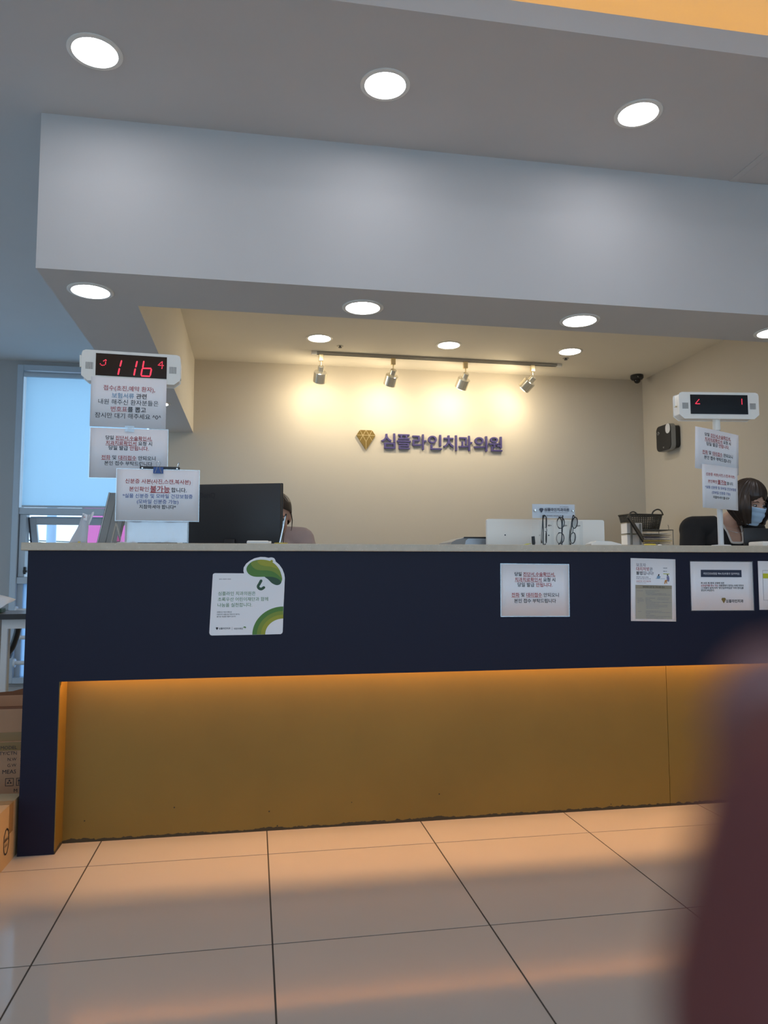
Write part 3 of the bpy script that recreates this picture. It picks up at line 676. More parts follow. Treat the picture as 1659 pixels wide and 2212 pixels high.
# ------------------------------------------------------------------ notices on the counter front
FY = 2.8752
t = sheet('notice_sheet', 'laminated same-day certificate notice stuck on the middle of the navy counter front', (1.1325, FY, .924), .291, .210, 0, 'laminate', math.radians(.6))
L = Letters(); same_day(L, .291, .210); L.build('printed_text', t)
w, h = .205, .262
t = sheet('information_poster', 'portrait poster with beige table and two seated figures on the counter front', (1.656, FY, .922), w, h, 0, 'paper', math.radians(1.4)); t['category'] = 'poster'
L = Letters()
def uv(u, v): return ((u-.5)*w, (.5-v)*h)
def rc(u0, u1, v0, v1, ink, y=-.0016): L.rect((u0-.5)*w, (u1-.5)*w, (.5-v1)*h, (.5-v0)*h, ink, y)
put(L, w, h, .12, .105, .215, [('보호자', 'greyink')], 0, 'L')
put(L, w, h, .12, .168, .365, [('대리처방', 'rose'), ('은', 'greyink')], .008, 'L')
put(L, w, h, .12, .235, .385, [('불법', 'ink'), ('입니다!', 'greyink')], .012, 'L')
for k, (u1, v) in enumerate(((.40, .298), (.44, .325))): L.scribble((.12-.5)*w, (u1-.5)*w, (.5-v)*h, .0045, 'greyink', -.0016, k)
put(L, w, h, .12, .365, .32, [('500만원 이하 벌금형', 'rose')], 0, 'L')
L.scribble((.12-.5)*w, (.34-.5)*w, (.5-.392)*h, .0025, 'greyink', -.0016, 9)
rc(.10, .91, .425, .485, 'sanddark'); rc(.10, .91, .486, .965, 'sand')
put(L, w, h, .50, .455, .48, [('대리처방 요건 및 구비서류 안내', 'ink')], .01, y=-.0021)
for k, (u0, u1, v) in enumerate(((.13, .27, .517), (.32, .64, .515), (.33, .53, .538), (.33, .78, .556), (.34, .88, .577), (.13, .26, .635), (.14, .28, .66), (.14, .28, .68), (.14, .18, .705), (.32, .54, .632), (.58, .86, .628), (.32, .42, .655), (.58, .84, .652), (.32, .46, .675), (.32, .90, .697), (.33, .62, .722), (.34, .81, .744), (.33, .81, .766), (.34, .62, .79), (.15, .23, .845), (.32, .68, .838), (.32, .88, .858), (.33, .42, .88), (.33, .54, .905), (.33, .88, .923), (.33, .72, .948))):
    L.scribble((u0-.5)*w, (u1-.5)*w, (.5-v)*h, .0030, 'greyink', -.0021, k)
rc(.55, .76, .316, .320, 'sky'); rc(.72, .86, .235, .245, 'highlighter'); L.scribble((.72-.5)*w, (.81-.5)*w, (.5-.145)*h, .004, 'greyink', -.0016, 3); L.scribble((.72-.5)*w, (.80-.5)*w, (.5-.197)*h, .005, 'greyink', -.0016, 5)
L.poly([uv(*p) for p in ((.575, .318), (.58, .28), (.605, .268), (.635, .275), (.66, .285), (.635, .318))], 'sky', -.0021)
L.poly([uv(*p) for p in ((.60, .275), (.605, .25), (.62, .243), (.632, .252), (.622, .278))], 'ink', -.0024)
L.poly([uv(*p) for p in ((.80, .33), (.795, .29), (.815, .265), (.84, .272), (.855, .31), (.85, .36), (.82, .362))], 'lilac', -.0021)
L.poly([uv(*p) for p in ((.805, .268), (.80, .252), (.815, .243), (.828, .252), (.824, .27))], 'ink', -.0024)
L.poly([uv(*p) for p in ((.82, .355), (.80, .335), (.755, .34), (.74, .40), (.758, .402), (.775, .362), (.79, .398), (.806, .395), (.79, .352))], 'orange', -.0023)
L.build('printed_text', t)
w, h = .293, .207
t = sheet('notice_sheet', 'laminated insurance law notice with dark heading bar and gold diamond on the counter front', (1.976, FY, .9365), w, h, 0, 'laminate', math.radians(.4))
L = Letters()
rc(.162, .818, .168, .316, 'navyink')
put(L, w, h, .49, .245, .585, [('국민건강보험법 제41조(비용의 일부부담)', 'white')], .008, y=-.0022)
put(L, w, h, .157, .440, .375, [('제 39조 제1항의 규정에 의한', 'ink')], .014, 'L')
put(L, w, h, .157, .490, .685, [('요양급여를 받는 자는', 'red'), (' 대통령령이 정하는 바에 의하여', 'ink')], .014, 'L')
put(L, w, h, .157, .540, .685, [('그 비용의 일부(이하 "본인일부부담금" 이라 한다)를', 'ink')], .014, 'L')
put(L, w, h, .157, .590, .215, [('본인이 부담한다.', 'ink')], .014, 'L')
diamond(L, (.515-.5)*w, (.5-.80)*h, .074*w, 'gold', None, -.0016)
put(L, w, h, .69, .81, .283, [('심플라인치과', 'ink')], .016)
L.build('printed_text', t)
w, h = .297, .210
t = sheet('notice_sheet', 'white sheet with a yellow heading bar cut off at the edge of the picture', (2.2985, FY, .937), w, h, 0, 'paper', math.radians(.5))
L = Letters()
rc(.07, .93, .19, .195, 'greyink'); rc(.07, .93, .80, .805, 'greyink'); rc(.07, .074, .19, .805, 'greyink'); rc(.926, .93, .19, .805, 'greyink')
rc(.074, .926, .255, .355, 'highlighter')
for k, (u0, u1, v) in enumerate(((.16, .84, .305), (.15, .8, .47), (.15, .84, .56), (.15, .7, .66))): L.scribble((u0-.5)*w, (u1-.5)*w, (.5-v)*h, .008, 'greyink', -.0022, k)
L.build('printed_text', t)

# green charity plate with an umbrella emblem
gx = .2665/1225; GX, GZ = -.023, .904
def gp(px, py): return ((px-765)*gx, -(py-790)*gx)
gt = thing('donation_plate', 'white plate with green umbrella emblem and green arc on the navy counter front', 'plaque', (GX, 2.8755, GZ))
out = [(165, 400), (172, 378), (200, 366), (450, 368), (700, 371), (688, 330), (692, 270), (735, 200), (800, 148), (880, 105), (980, 82), (1060, 85), (1125, 99), (1150, 92), (1180, 90), (1218, 103), (1240, 135), (1246, 163), (1310, 218), (1365, 295), (1398, 380), (1410, 450), (1402, 700), (1392, 950), (1382, 1390), (1372, 1420), (1345, 1436), (900, 1440), (165, 1440), (138, 1428), (122, 1395)]
MB().prism([gp(*p) for p in out], -.0035, 0).build('plate', 'paper', gt)
L = Letters()
def gpoly(pts, ink, y, sm=True): L.poly([gp(*p) for p in (smooth_loop(pts, 5) if sm else pts)], ink, y)
gpoly([(1058, 428), (1120, 480), (1180, 540), (1240, 572), (1290, 578), (1335, 555), (1350, 500), (1290, 450), (1150, 415)], 'deep', -.0038)
gpoly([(740, 300), (758, 240), (820, 175), (900, 142), (1000, 130), (1100, 142), (1150, 153), (1166, 137), (1190, 140), (1200, 162), (1196, 185), (1260, 235), (1320, 320), (1355, 420), (1362, 480), (1345, 527), (1320, 490), (1270, 458), (1200, 437), (1120, 430), (1050, 431), (900, 430), (820, 408), (762, 360)], 'green', -.0042)
gpoly([(818, 190), (860, 158), (930, 137), (1000, 130), (1100, 142), (1190, 178), (1260, 235), (1320, 320), (1352, 420), (1358, 462), (1330, 440), (1280, 392), (1200, 342), (1100, 320), (980, 318), (900, 298), (840, 250)], 'olive', -.0046)
gpoly([(928, 165), (960, 138), (1005, 131), (1100, 142), (1150, 153), (1166, 137), (1190, 140), (1200, 162), (1196, 185), (1260, 235), (1318, 316), (1285, 298), (1230, 275), (1150, 252), (1050, 240), (975, 215)], 'lime', -.0050)
def stroke(pts, wd, ink, y):
    P = [Vector(gp(*p)) for p in pts]; a = []; b_ = []
    for i, p in enumerate(P):
        d = (P[min(i+1, len(P)-1)]-P[max(i-1, 0)]).normalized(); n = Vector((-d.y, d.x))*wd*gx/2; a.append(p+n); b_.append(p-n)
    for i in range(len(P)-1): L.poly([tuple(a[i]), tuple(a[i+1]), tuple(b_[i+1]), tuple(b_[i])], ink, y)
    for p in (P[0], P[-1]): L.poly([(p.x+wd*gx/2*math.cos(k*PI/8), p.y+wd*gx/2*math.sin(k*PI/8)) for k in range(16)], ink, y-.0001)
stroke([tuple(p)[:2] for p in smooth_path([(995, 503, 0), (968, 555, 0), (945, 600, 0), (965, 635, 0), (1003, 645, 0), (1045, 620, 0)], 5)], 48, 'deep', -.0040)
def ring(r0, r1, ink, y):
    a = [(1388-r0[0]*math.cos(t), 1437-r0[1]*math.sin(t)) for t in [k*PI/2/20 for k in range(21)]]
    b_ = [(1388-r1[0]*math.cos(t), 1437-r1[1]*math.sin(t)) for t in [k*PI/2/20 for k in range(21)]]
    for i in range(20): L.poly([gp(*a[i]), gp(*a[i+1]), gp(*b_[i+1]), gp(*b_[i])], ink, y)
ring((533, 483), (455, 405), 'green', -.0040); ring((455, 405), (385, 340), 'olive', -.0040); ring((385, 340), (310, 272), 'lime', -.0040)
def gtext(x0, x1, cy, runs, bold=.004):
    x, z = gp(x0, cy); L.add(runs, x, z, (x1-x0)*gx, bold, 'L', -.0040)
gtext(262, 902, 720, [('심플라인 치과의원은', 'textgreen')]); gtext(258, 1122, 820, [('초록우산 어린이재단과 함께', 'textgreen')]); gtext(256, 845, 918, [('나눔을 실천합니다.', 'textgreen')])
gtext(246, 500, 1040, [('초록우산 어린이재단은', 'ink')], .01); gtext(246, 638, 1080, [('어린이의 마음으로 어린이가 꿈꾸는', 'ink')], .01); gtext(246, 572, 1118, [('즐거운 세상을 만들어 갑니다.', 'ink')], .01)
gtext(284, 478, 1322, [('심플라인치과', 'ink')], .02); gtext(540, 698, 1330, [('어린이재단', 'ink')], .012)
diamond(L, *gp(252, 1325), 44*gx, 'ink', None, -.0040)
L.rect(gp(505, 0)[0], gp(509, 0)[0], gp(0, 1352)[1], gp(0, 1300)[1], 'greyink', -.0040)
gpoly([(698, 1312), (708, 1298), (725, 1294), (742, 1302), (746, 1322), (728, 1314)], 'green', -.0040)
gpoly([(724, 1316), (730, 1314), (730, 1332), (724, 1332)], 'deep', -.0041, False)
x, z = gp(275, 468); L.scribble(x, x+210*gx, z, 20*gx, 'greyink', -.0040, 2)
L.build('printed_design', gt)
# ------------------------------------------------------------------ things along the counter top and desk
CT = 1.109
# monitor seen from behind
t = thing('monitor', 'black computer monitor seen from behind hiding the seated receptionist', 'monitor', (-.103, 3.45, .75), math.radians(-17))
MB().box(-.232, .232, -.012, .016, .375, .655, .006, 2).build('rear_shell', 'charcoal', t, True, 30)
MB().box(-.235, .235, .014, .026, .372, .658, .004, 2).build('bezel', 'black', t, True, 30)
MB().box(-.222, .222, .0255, .0268, .386, .646).build('screen', 'screen', t)
MB().box(-.025, .025, -.030, -.0125, .01, .40, .004, 2).build('stand_neck', 'black', t, True, 30)
MB().box(-.11, .11, -.12, .09, 0, .012, .005, 2).build('stand_base', 'black', t, True, 30)
L = Letters(); L.add([('BenQ', 'ink')], -.112, .605, .072, .02, y=-.0128); L.build('raised_logo', t)

t = thing('computer', 'wide white all-in-one computer seen from behind the counter middle', 'computer', (1.358, 3.30, .75))
q = MB(); q.prism(rrect(.584, .36, .010, 5, 0, .315), -.010, .010); q.build('rear_shell', 'white_plastic', t, True, 40)
MB().box(-.286, .286, .0095, .015, .14, .49).build('screen', 'screen', t)
MB().box(-.05, .05, -.02, -.006, .02, .25, .004, 2).build('stand_neck', 'white_plastic', t, True, 30)
MB().box(-.12, .12, -.09, .08, 0, .012, .004, 2).build('stand_base', 'white_plastic', t, True, 30)
for x in (-.205, .01): MB().cyl((x, -.0105, .42), (x, -.009, .42), .0035, n=12).build('screw_hole', 'black', t)

t = thing('printer', 'grey desktop printer with rounded lid beside the white computer', 'printer', (1.115, 3.525, .75))
MB().box(-.18, .18, -.12, .12, 0, .34, .012, 2).build('body', 'grey', t, True, 30)
q = MB(); q.prism([(-.195, .342), (-.195, .378), (-.188, .392), (-.165, .403), (-.14, .408), (-.12, .416), (.19, .416), (.19, .342)], -.125, .125); q.build('lid', 'midgrey', t)
q = MB(); q.prism([(-.125, .378), (-.120, .398), (-.108, .408), (.185, .408), (.185, .378)], -.1265, -.1245); q.build('lid_panel', 'alu', t)
MB().box(-.130, .188, -.1272, -.1245, .409, .4155).build('lid_lip', 'charcoal', t)

# reading glasses stand
t = thing('glasses_stand', 'clear acrylic stand with clinic card holding three reading glasses', 'stand', (1.309, 3.085, CT))
MB().box(-.102, .102, -.002, .002, .003, .190).build('acrylic_panel', 'acrylic', t)
MB().box(-.102, .102, -.075, .03, 0, .003).build('acrylic_base', 'acrylic', t)
MB().box(-.100, .100, .0022, .003, .127, .189).build('card', 'white', t)
for x in (-.089, .089): MB().lathe([(.0055, 0), (.0055, .004), (.004, .006), (0, .0065)], 16, Matrix.Translation((x, -.002, .160)) @ Matrix.Rotation(PI/2, 4, 'X'), True).build('screw', 'steel', t, True)
L = Letters(); diamond(L, -.059, .160, .020, 'navyink', 'greyink', -.0024)
L.add([('심플라인치과의원', 'navyink')], .013, .165, .116, .022, y=-.0024)
L.scribble(-.043, .065, .152, .003, 'greyink', -.0024, 1); L.scribble(-.035, .04, .138, .006, 'greyink', -.0024, 4); L.scribble(.028, .069, .1775, .003, 'navyink', -.0024, 2)
L.build('printed_text', t)
for k, (x, s_) in enumerate(((-.045, '40+'), (.028, '50+'), (.090, '60+'))):
    a = MB(); a.box(x-.027, x-.0262, -.038, -.002, .004, .112).box(x+.0262, x+.027, -.038, -.002, .004, .112).box(x-.0262, x+.0262, -.038, -.0372, .004, .112)
    a.build('pocket', 'acrylic', t)
    L = Letters(); L.add([(s_, 'ink')], x+.008, .092, .017, .03, y=-.0386); L.build('strength_label', t)
def reading_glasses(loc, rot, label):
    g = thing('reading_glasses', label, 'glasses', loc, 0, 'reading glasses in the acrylic stand'); g.rotation_euler = rot
    q = MB()
    for s in (-1, 1):
        q.tube([(.017*math.cos(a)*1.0+.004*math.cos(2*a)*0, -.0+.0025*math.cos(a)*0, s*.034+.0245*math.sin(a)) for a in [2*PI*k/26 for k in range(26)]], .0021, 6, True)
    q.tube(smooth_path([(.006, 0, -.0105), (.010, -.003, 0), (.006, 0, .0105)], 5), .0016, 6)
    q.build('frame', 'black', g, True, None)
    for s in (-1, 1):
        MB().tube(smooth_path([(.008, .002, s*.062), (.006, .008, s*.066), (.004, .013, s*.058), (.002, .016+.003*s, s*.0), (-.002, .018+.003*s, -s*.045), (-.014, .018+.003*s, -s*.062)], 5), .0025, 6).build('temple', 'black', g, True, None)
        MB().flat([(.0158*math.cos(a), s*.034+.0232*math.sin(a)) for a in [2*PI*k/24 for k in range(24)]], 0).build('lens', 'glass', g)
        MB().tube([(-.002, -.002, s*.010), (-.006, .005, s*.0085), (-.010, .006, s*.0085)], .0012, 6).build('nose_pad', 'black', g, True, None)
reading_glasses((1.264, 3.066, CT+.074), (math.radians(2), math.radians(9), math.radians(72)), 'black reading glasses upright in the first acrylic pocket, seen edge-on')
reading_glasses((1.330, 3.066, CT+.071), (math.radians(0), math.radians(3), math.radians(-42)), 'black reading glasses upright in the middle acrylic pocket, lenses showing')
reading_glasses((1.393, 3.066, CT+.072), (math.radians(2), math.radians(-11), math.radians(105)), 'black reading glasses leaning in the last acrylic pocket')

def small(name, label, cat, loc, rz=0, group=None): return thing(name, label, cat, loc, rz, group)
t = small('card_reader', 'low white card reader lying beside the acrylic glasses stand', 'card reader', (1.528, 3.06, CT), math.radians(-8))
MB().prism([(-.068, 0), (-.068, .012), (-.045, .024), (.02, .022), (.066, .010), (.066, 0)], -.045, .045).build('body', 'white_plastic', t)
q = MB(); q.X = Matrix.Rotation(math.radians(2), 4, 'Y'); q.box(-.035, .012, -.030, .030, .0225, .0238); q.build('display', 'alu', t)
t = small('card_reader', 'white card terminal at the counter edge in front of the small black screen', 'card reader', (2.325, 3.05, CT), 0)
MB().box(-.052, .060, -.05, .05, 0, .026, .006, 2).build('body', 'white_plastic', t, True, 30)
MB().box(-.025, .055, -.051, -.0495, .006, .011).build('card_slot', 'charcoal', t)
t = small('customer_screen', 'small black screen at the counter edge before the masked woman', 'screen', (2.37, 3.16, CT), 0)
MB().box(-.075, .075, -.006, .006, .012, .095, .004, 2).build('panel', 'charcoal', t, True, 30)
MB().box(-.03, .03, -.03, .03, 0, .014, .004, 1).build('foot', 'black', t)
t = small('adhesive_tape_roll', 'flat yellow roll lying by the letter trays end of the counter', 'tape', (1.753, 3.06, CT))
MB().lathe([(.013, 0), (.026, 0), (.0262, .011), (.022, .014), (.013, .0145)], 28, caps=False).build('roll', 'yellow', t, True, 40)
t = small('rubber_stamp', 'small white domed stamp beside the flat yellow roll', 'stamp', (1.80, 3.06, CT))
MB().lathe([(.012, 0), (.012, .006), (.008, .010), (0, .0115)], 20).build('cap', 'white_plastic', t, True, 40)
t = small('sticky_note_pad', 'yellow sticky note pad behind the upright black marker', 'notepad', (1.163, 3.06, CT), .2)
MB().box(-.022, .022, -.022, .022, 0, .006).build('pad', 'highlighter', t)
q = MB(); q.X = Matrix.Rotation(-.25, 4, 'Y'); q.box(-.02, .024, -.022, .022, .007, .0075); q.build('loose_sheet', 'highlighter', t)
t = small('marker_pen', 'short black marker standing upright by the white computer', 'pen', (1.192, 3.035, CT))
MB().cyl((0, 0, 0), (0, 0, .012), .006, n=16).build('base', 'black', t, True); MB().cyl((0, 0, .011), (-.002, 0, .043), .0075, .007, 16).build('cap', 'black', t, True)
t = small('glasses_case', 'slim white case lying on the counter before the black monitor', 'case', (.018, 3.04, CT))
MB().box(-.048, .040, -.022, .022, 0, .018, .005, 2).build('body', 'white_plastic', t, True, 30)
MB().box(-.049, .041, -.0225, .0225, .0095, .0108).build('seam', 'alu', t)
MB().cyl((.040, 0, .009), (.050, 0, .009), .0075, n=14).build('knob', 'white_plastic', t, True)
t = small('pen_tray', 'low yellow pen cup with pens beside the black monitor', 'pen cup', (.108, 3.05, CT))
MB().lathe([(.0, 0), (.026, 0), (.028, .010), (.0262, .010), (.0245, .002), (0, .002)], 24, caps=False).build('cup', 'yellow', t, True, 40)
for k, (dx, ln, m) in enumerate(((.026, .128, 'steel'), (.021, .120, 'black'), (.010, .108, 'steel'))):
    p = small('ballpoint_pen', ['silver pen leaning furthest from the monitor edge', 'black pen leaning between the two silver pens', 'short silver pen leaning closest to the monitor edge'][k], 'pen', (.102+.004*k, 3.05+.006*(k-1), CT+.004), 0, 'pens in the yellow cup')
    d = Vector((dx, .004*k, ln)).normalized()
    MB().cyl((0, 0, 0), d*ln*.9, .0036, n=12).build('barrel', m, p, True)
    MB().cyl(d*ln*.9, d*ln, .0042, .003, 12).build('cap', 'black', p, True)
    MB().tube([d*ln*.93+Vector((0, -.004, 0)), d*ln*.93+Vector((0, -.006, 0)), d*ln*.66+Vector((0, -.0055, 0))], .0011, 6).build('clip', 'steel', p, True)
t = small('letter_opener_sheet', 'thin dark folded leaflet lying flat beside the pens', 'leaflet', (.165, 3.05, CT))
MB().box(-.03, .028, -.03, .03, 0, .0025).build('leaflet', 'midgrey', t)

# left end: leaning brochure rack, paper bag, clear holder
t = thing('brochure_rack', 'grey panelled brochure rack leaning at the window end of the counter', 'rack', (-.583, 3.13, CT), 0)
sh = Matrix.Identity(4); sh[0][2] = .20
q = MB(); q.X = sh; q.box(-.038, .042, -.012, .012, 0, .213, .002, 1).build('back_board', 'midgrey', t)
for x in (-.010, .016, .036):
    q = MB(); q.X = sh; q.box(x, x+.0015, -.0135, -.0115, .004, .210).build('groove', 'grey', t)
q = MB(); q.X = sh; q.box(-.041, -.038, -.014, .014, 0, .214).build('edge_strip', 'white_metal', t)
q = MB(); q.X = sh; q.box(-.0425, -.041, -.014, .014, 0, .214).build('dark_edge', 'black', t)
MB().box(-.04, .05, .0, .055, 0, .004).build('foot', 'grey', t)
t = thing('clear_holder', 'small clear acrylic card holder between the grey rack and the notice stand', 'holder', (-.527, 3.005, CT), 0)
MB().prism([(-.022, 0), (-.006, .082), (-.003, .082), (-.018, 0)], -.015, .015).build('front_leaf', 'acrylic', t)
MB().prism([(-.006, .082), (-.003, .084), (.024, .003), (.020, 0)], -.015, .015).build('back_leaf', 'acrylic', t)
MB().box(-.018, .020, -.015, .015, 0, .003).build('base', 'acrylic', t)
MB().prism([(.002, .01), (.006, .035), (.014, .012)], -.0155, -.0152).build('card', 'pink_sign', t)
t = thing('paper_bag', 'slim white paper sleeve with labels standing upright in front of the open sash', 'paper sleeve', (-.682, 3.06, CT), 0)
q = MB(); P = []
for k in range(9):
    z = .118*k/8; x = -.034+.55*z*.8-.0015*math.sin(k); wd = .070-.038*min(1, k/6)
    P.append([(x+wd*j/6, -.006+.006*math.sin(j*1.2+k*.5), z) for j in range(7)])
o = q.grid(P).build('sleeve', 'film', t, True, None); so = o.modifiers.new('t', 'SOLIDIFY'); so.thickness = .001
MB().prism([(.034, .085), (.050, .128), (.057, .131), (.056, .120), (.040, .078)], -.003, -.001).build('flap', 'paper', t)
MB().prism([(.014, .098), (.016, .124), (.034, .117), (.033, .093)], -.009, -.0085).build('label', 'paper', t)
L = Letters(); L.scribble(.017, .031, .108, .005, 'red', -.0095, 3); L.build('printed_text', t)
MB().prism([(.001, .001), (.003, .012), (.012, .012), (.012, .001)], -.0135, -.0130).build('yellow_label', 'yellow', t)

# ------------------------------------------------------------------ rear cabinet with baskets and trays
t = thing('low_cabinet', 'beige cabinet in the far corner carrying the trays and basket', 'cabinet', (3.40, 5.96, 0))
MB().box(-.42, .42, -.26, .26, .06, 1.20).build('body', 'desk', t); MB().box(-.43, .425, -.28, .265, 1.20, 1.22, .003, 1).build('top', 'desk', t)
for x in (-.415, .005): MB().box(x, x+.41, -.278, -.26, .08, 1.18, .003, 1).build('door', 'desk', t)
MB().box(-.40, .40, -.22, .22, 0, .06).build('plinth', 'grey', t)
CT2 = 1.22
t = thing('letter_tray', 'grey two-tier letter tray stuffed with papers under the woven basket', 'letter tray', (3.475, 6.06, CT2))
for z in (.0, .135): MB().box(-.150, .155, -.12, .12, z+.004, z+.010).build('shelf', 'grey', t)
for x in (-.150, .151):
    for y in (-.118, .112): MB().box(x, x+.004, y, y+.006, 0, .145).build('post', 'midgrey', t)
for k in range(7):
    MB().box(-.125+.006*(k % 3), .118+.012*((k*5) % 4), -.115+.003*(k % 2), .10, .014+k*.0155, .0175+k*.0155).build('paper_stack', ['paper', 'sand', 'yellow', 'paper', 'lilac', 'sand', 'paper'][k], t)
MB().tube([(.155, -.05, .145), (.150, -.05, .185), (.146, -.05, .19)], .003, 6).build('wire_stop', 'steel', t, True)
t = thing('storage_basket', 'dark grey woven plastic basket with arched handle on the letter tray', 'basket', (3.395, 6.075, CT2+.1485), math.radians(6))
for k in range(9):
    z = .004+k*.0150; a, c_ = .140+.028*z/.14, .085+.015*z/.14
    q = MB(); pts = [(x, y, z) for x, y in rrect(2*a, 2*c_, .03, 5)]
    q.tube(pts, .0052, 6, True, .5).build('woven_band', 'basket', t, True, None)
q = MB()
pb, ptop = rrect(.28, .17, .03, 5), rrect(.336, .20, .03, 5)
def along(P, n):
    d = [0]
    for i in range(len(P)): d.append(d[-1]+(Vector(P[(i+1) % len(P)])-Vector(P[i])).length)
    out = []
    for k in range(n):
        s = d[-1]*k/n; i = max(j for j in range(len(P)) if d[j] <= s); f = (s-d[i])/max(1e-9, d[i+1]-d[i])
        out.append(Vector(P[i]).lerp(Vector(P[(i+1) % len(P)]), f))
    return out
for u_, v_ in zip(along(pb, 44), along(ptop, 44)): q.tube([(u_.x, u_.y, 0), (v_.x, v_.y, .130)], .0042, 5)
o = q.build('upright_strips', 'basket', t, True, None); o['kind'] = 'stuff'
q = MB(); q.prism(rrect(.27, .16, .03, 4), 0, .003); bmesh.ops.rotate(q.bm, verts=q.bm.verts, cent=(0, 0, 0), matrix=Matrix.Rotation(PI/2, 3, 'X')); q.build('bottom', 'basket', t)
MB().tube([(x, y, .131) for x, y in rrect(.342, .206, .033, 5)], .006, 6, True).build('rim', 'basket', t, True, None)
q = MB(); q.tube(smooth_path([(.045, -.103, .128), (.058, -.105, .155), (.085, -.106, .172), (.112, -.106, .176), (.138, -.105, .165), (.158, -.10, .140), (.165, -.098, .128)], 4), .007, 6, flat=.7); q.build('handle', 'basket', t, True, None)
q = MB(); q.tube(smooth_path([(-.05, .103, .128), (-.03, .105, .158), (0, .106, .170), (.03, .105, .158), (.05, .103, .128)], 4), .007, 6, flat=.7); q.build('handle', 'basket', t, True, None)
for k, (z, lab) in enumerate(((.004, 'lower'), (.104, 'upper'))):
    t = thing('file_box', lab+' white file box standing in the grey holder at the cabinet end', 'box', (3.215, 5.90, CT2+z), math.radians(-4), 'white file boxes')
    MB().box(-.072, .065, -.06, .06, 0, .088, .002, 1).build('box', 'paper', t); MB().box(-.074, .067, -.062, .062, .0885, .094).build('lid', 'sand', t)
t = thing('file_holder', 'grey two-post holder around the white file boxes', 'holder', (3.215, 5.83, CT2), math.radians(-4))
for x in (-.052, .028): q = MB(); q.prism(rrect(.018, .185, .008, 4, x+.009, .0935), -.004, .003); q.build('post', 'midgrey', t)
MB().box(-.078, .072, -.004, .13, 0, .0035).build('base', 'midgrey', t)
t = thing('tablet', 'black framed tablet leaning on edge between file boxes and letter tray', 'tablet', (3.240, 5.760, CT2+.040), 0)
X = Matrix.Rotation(math.radians(-33), 4, 'Y') @ Matrix.Rotation(math.radians(-38), 4, 'Z')
q = MB(); q.X = X; q.box(-.006, .006, -.055, .055, 0, .245, .003, 1).build('frame', 'black', t)
q = MB(); q.X = X; q.box(-.0075, -.006, -.045, .045, .014, .23).build('glass', 'screen', t)
q = MB(); q.X = X; q.box(.0062, .0075, -.040, -.034, .02, .22).build('edge_trim', 'steel', t)

# ------------------------------------------------------------------ wall mounted scent device
t = thing('air_freshener', 'black square air freshener with silver rim mounted on the side wall', 'air freshener', (RX, 6.222, 2.236))
def slab(x0, x1, w, h, r, dy=0):
    q = MB(); q.prism(rrect(w, h, r, 8), 0, 1)
    bmesh.ops.transform(q.bm, matrix=Matrix(((0, x1-x0, 0, x0), (1, 0, 0, dy), (0, 0, 1, 0), (0, 0, 0, 1))), verts=q.bm.verts); return q
slab(-.048, 0, .205, .205, .035, -.02).build('back_plate', 'black', t, True, 40)
slab(-.090, -.048, .246, .242, .045).build('silver_rim', 'midgrey', t, True, 40)
slab(-.098, -.090, .238, .236, .045).build('front_cover', 'charcoal', t, True, 40)
q = MB(); q.X = Matrix.Translation((-.0985, .085, .055)) @ Matrix.Rotation(PI/2, 4, 'Y'); q.tube([(.014*math.cos(a), .014*math.sin(a), 0) for a in [2*PI*k/20 for k in range(20)]], .0022, 6, True).build('indicator_ring', 'steel', t, True, None)
q = slab(-.0995, -.098, .075, .09, .036, -.078); bmesh.ops.translate(q.bm, verts=q.bm.verts, vec=(0, 0, .074)); q.build('sticker', 'white', t)
q = MB(); q.X = Matrix.Translation((-.099, .0, -.09)) @ Matrix.Rotation(-PI/2, 4, 'Z'); q.flat([(-.014, .006), (.014, .006), (0, -.012)], 0).build('emblem', 'midgrey', t)

# ------------------------------------------------------------------ left of the counter: cartons, side table, chair
def carton(name, label, x0, x1, y0, y1, z0, z1, m, rz=0):
    t = thing(name, label, 'box', ((x0+x1)/2, (y0+y1)/2, z0), rz, 'cardboard boxes beside the counter'); a, c_, h = (x1-x0)/2, (y1-y0)/2, z1-z0
    q = MB(); w_ = .004
    q.box(-a, a, -c_, -c_+w_, 0, h).box(-a, a, c_-w_, c_, 0, h).box(-a, -a+w_, -c_+w_, c_-w_, 0, h).box(a-w_, a, -c_+w_, c_-w_, 0, h).box(-a+w_, a-w_, -c_+w_, c_-w_, 0, w_)
    q.build('carton_body', m, t); return t, a, c_, h
t, a, c_, h = carton('cardboard_box', 'pale cardboard box on the floor at the counter corner, lowest and nearest', -1.28, -.822, 2.48, 2.94, 0, .196, 'card_light')
for s in (-1, 1):
    q = MB(); q.X = Matrix.Translation((s*a, 0, h)) @ Matrix.Rotation(s*math.radians(2), 4, 'Y'); q.box(-s*a+.002 if s > 0 else 0, 0 if s > 0 else a-.002, -c_, c_, 0, .004); q.build('top_flap', 'card_light', t)
MB().box(-.03, .03, -c_-.0006, c_+.0006, h+.0045, h+.0052).build('tape_strip', 'tape', t)
MB().box(a-.0002, a+.0006, .095, .14, .10, h+.003).build('tape_strip', 'tape', t); MB().box(a-.07, a+.0006, .095, .14, h+.005, h+.0058).build('tape_strip', 'tape', t)
MB().box(a-.14, a-.03, .02, .085, h+.005, h+.0056).build('shipping_label', 'paper', t)
L = Letters()
for k in range(3): L.scribble(-.05, .05, .018-k*.018, .009, 'ink', 0, k)
o = L.build('printed_text', t); o.matrix_local = Matrix.Translation((a-.085, .05, h+.0062)) @ Matrix.Rotation(-PI/2, 4, 'X')
L = Letters()
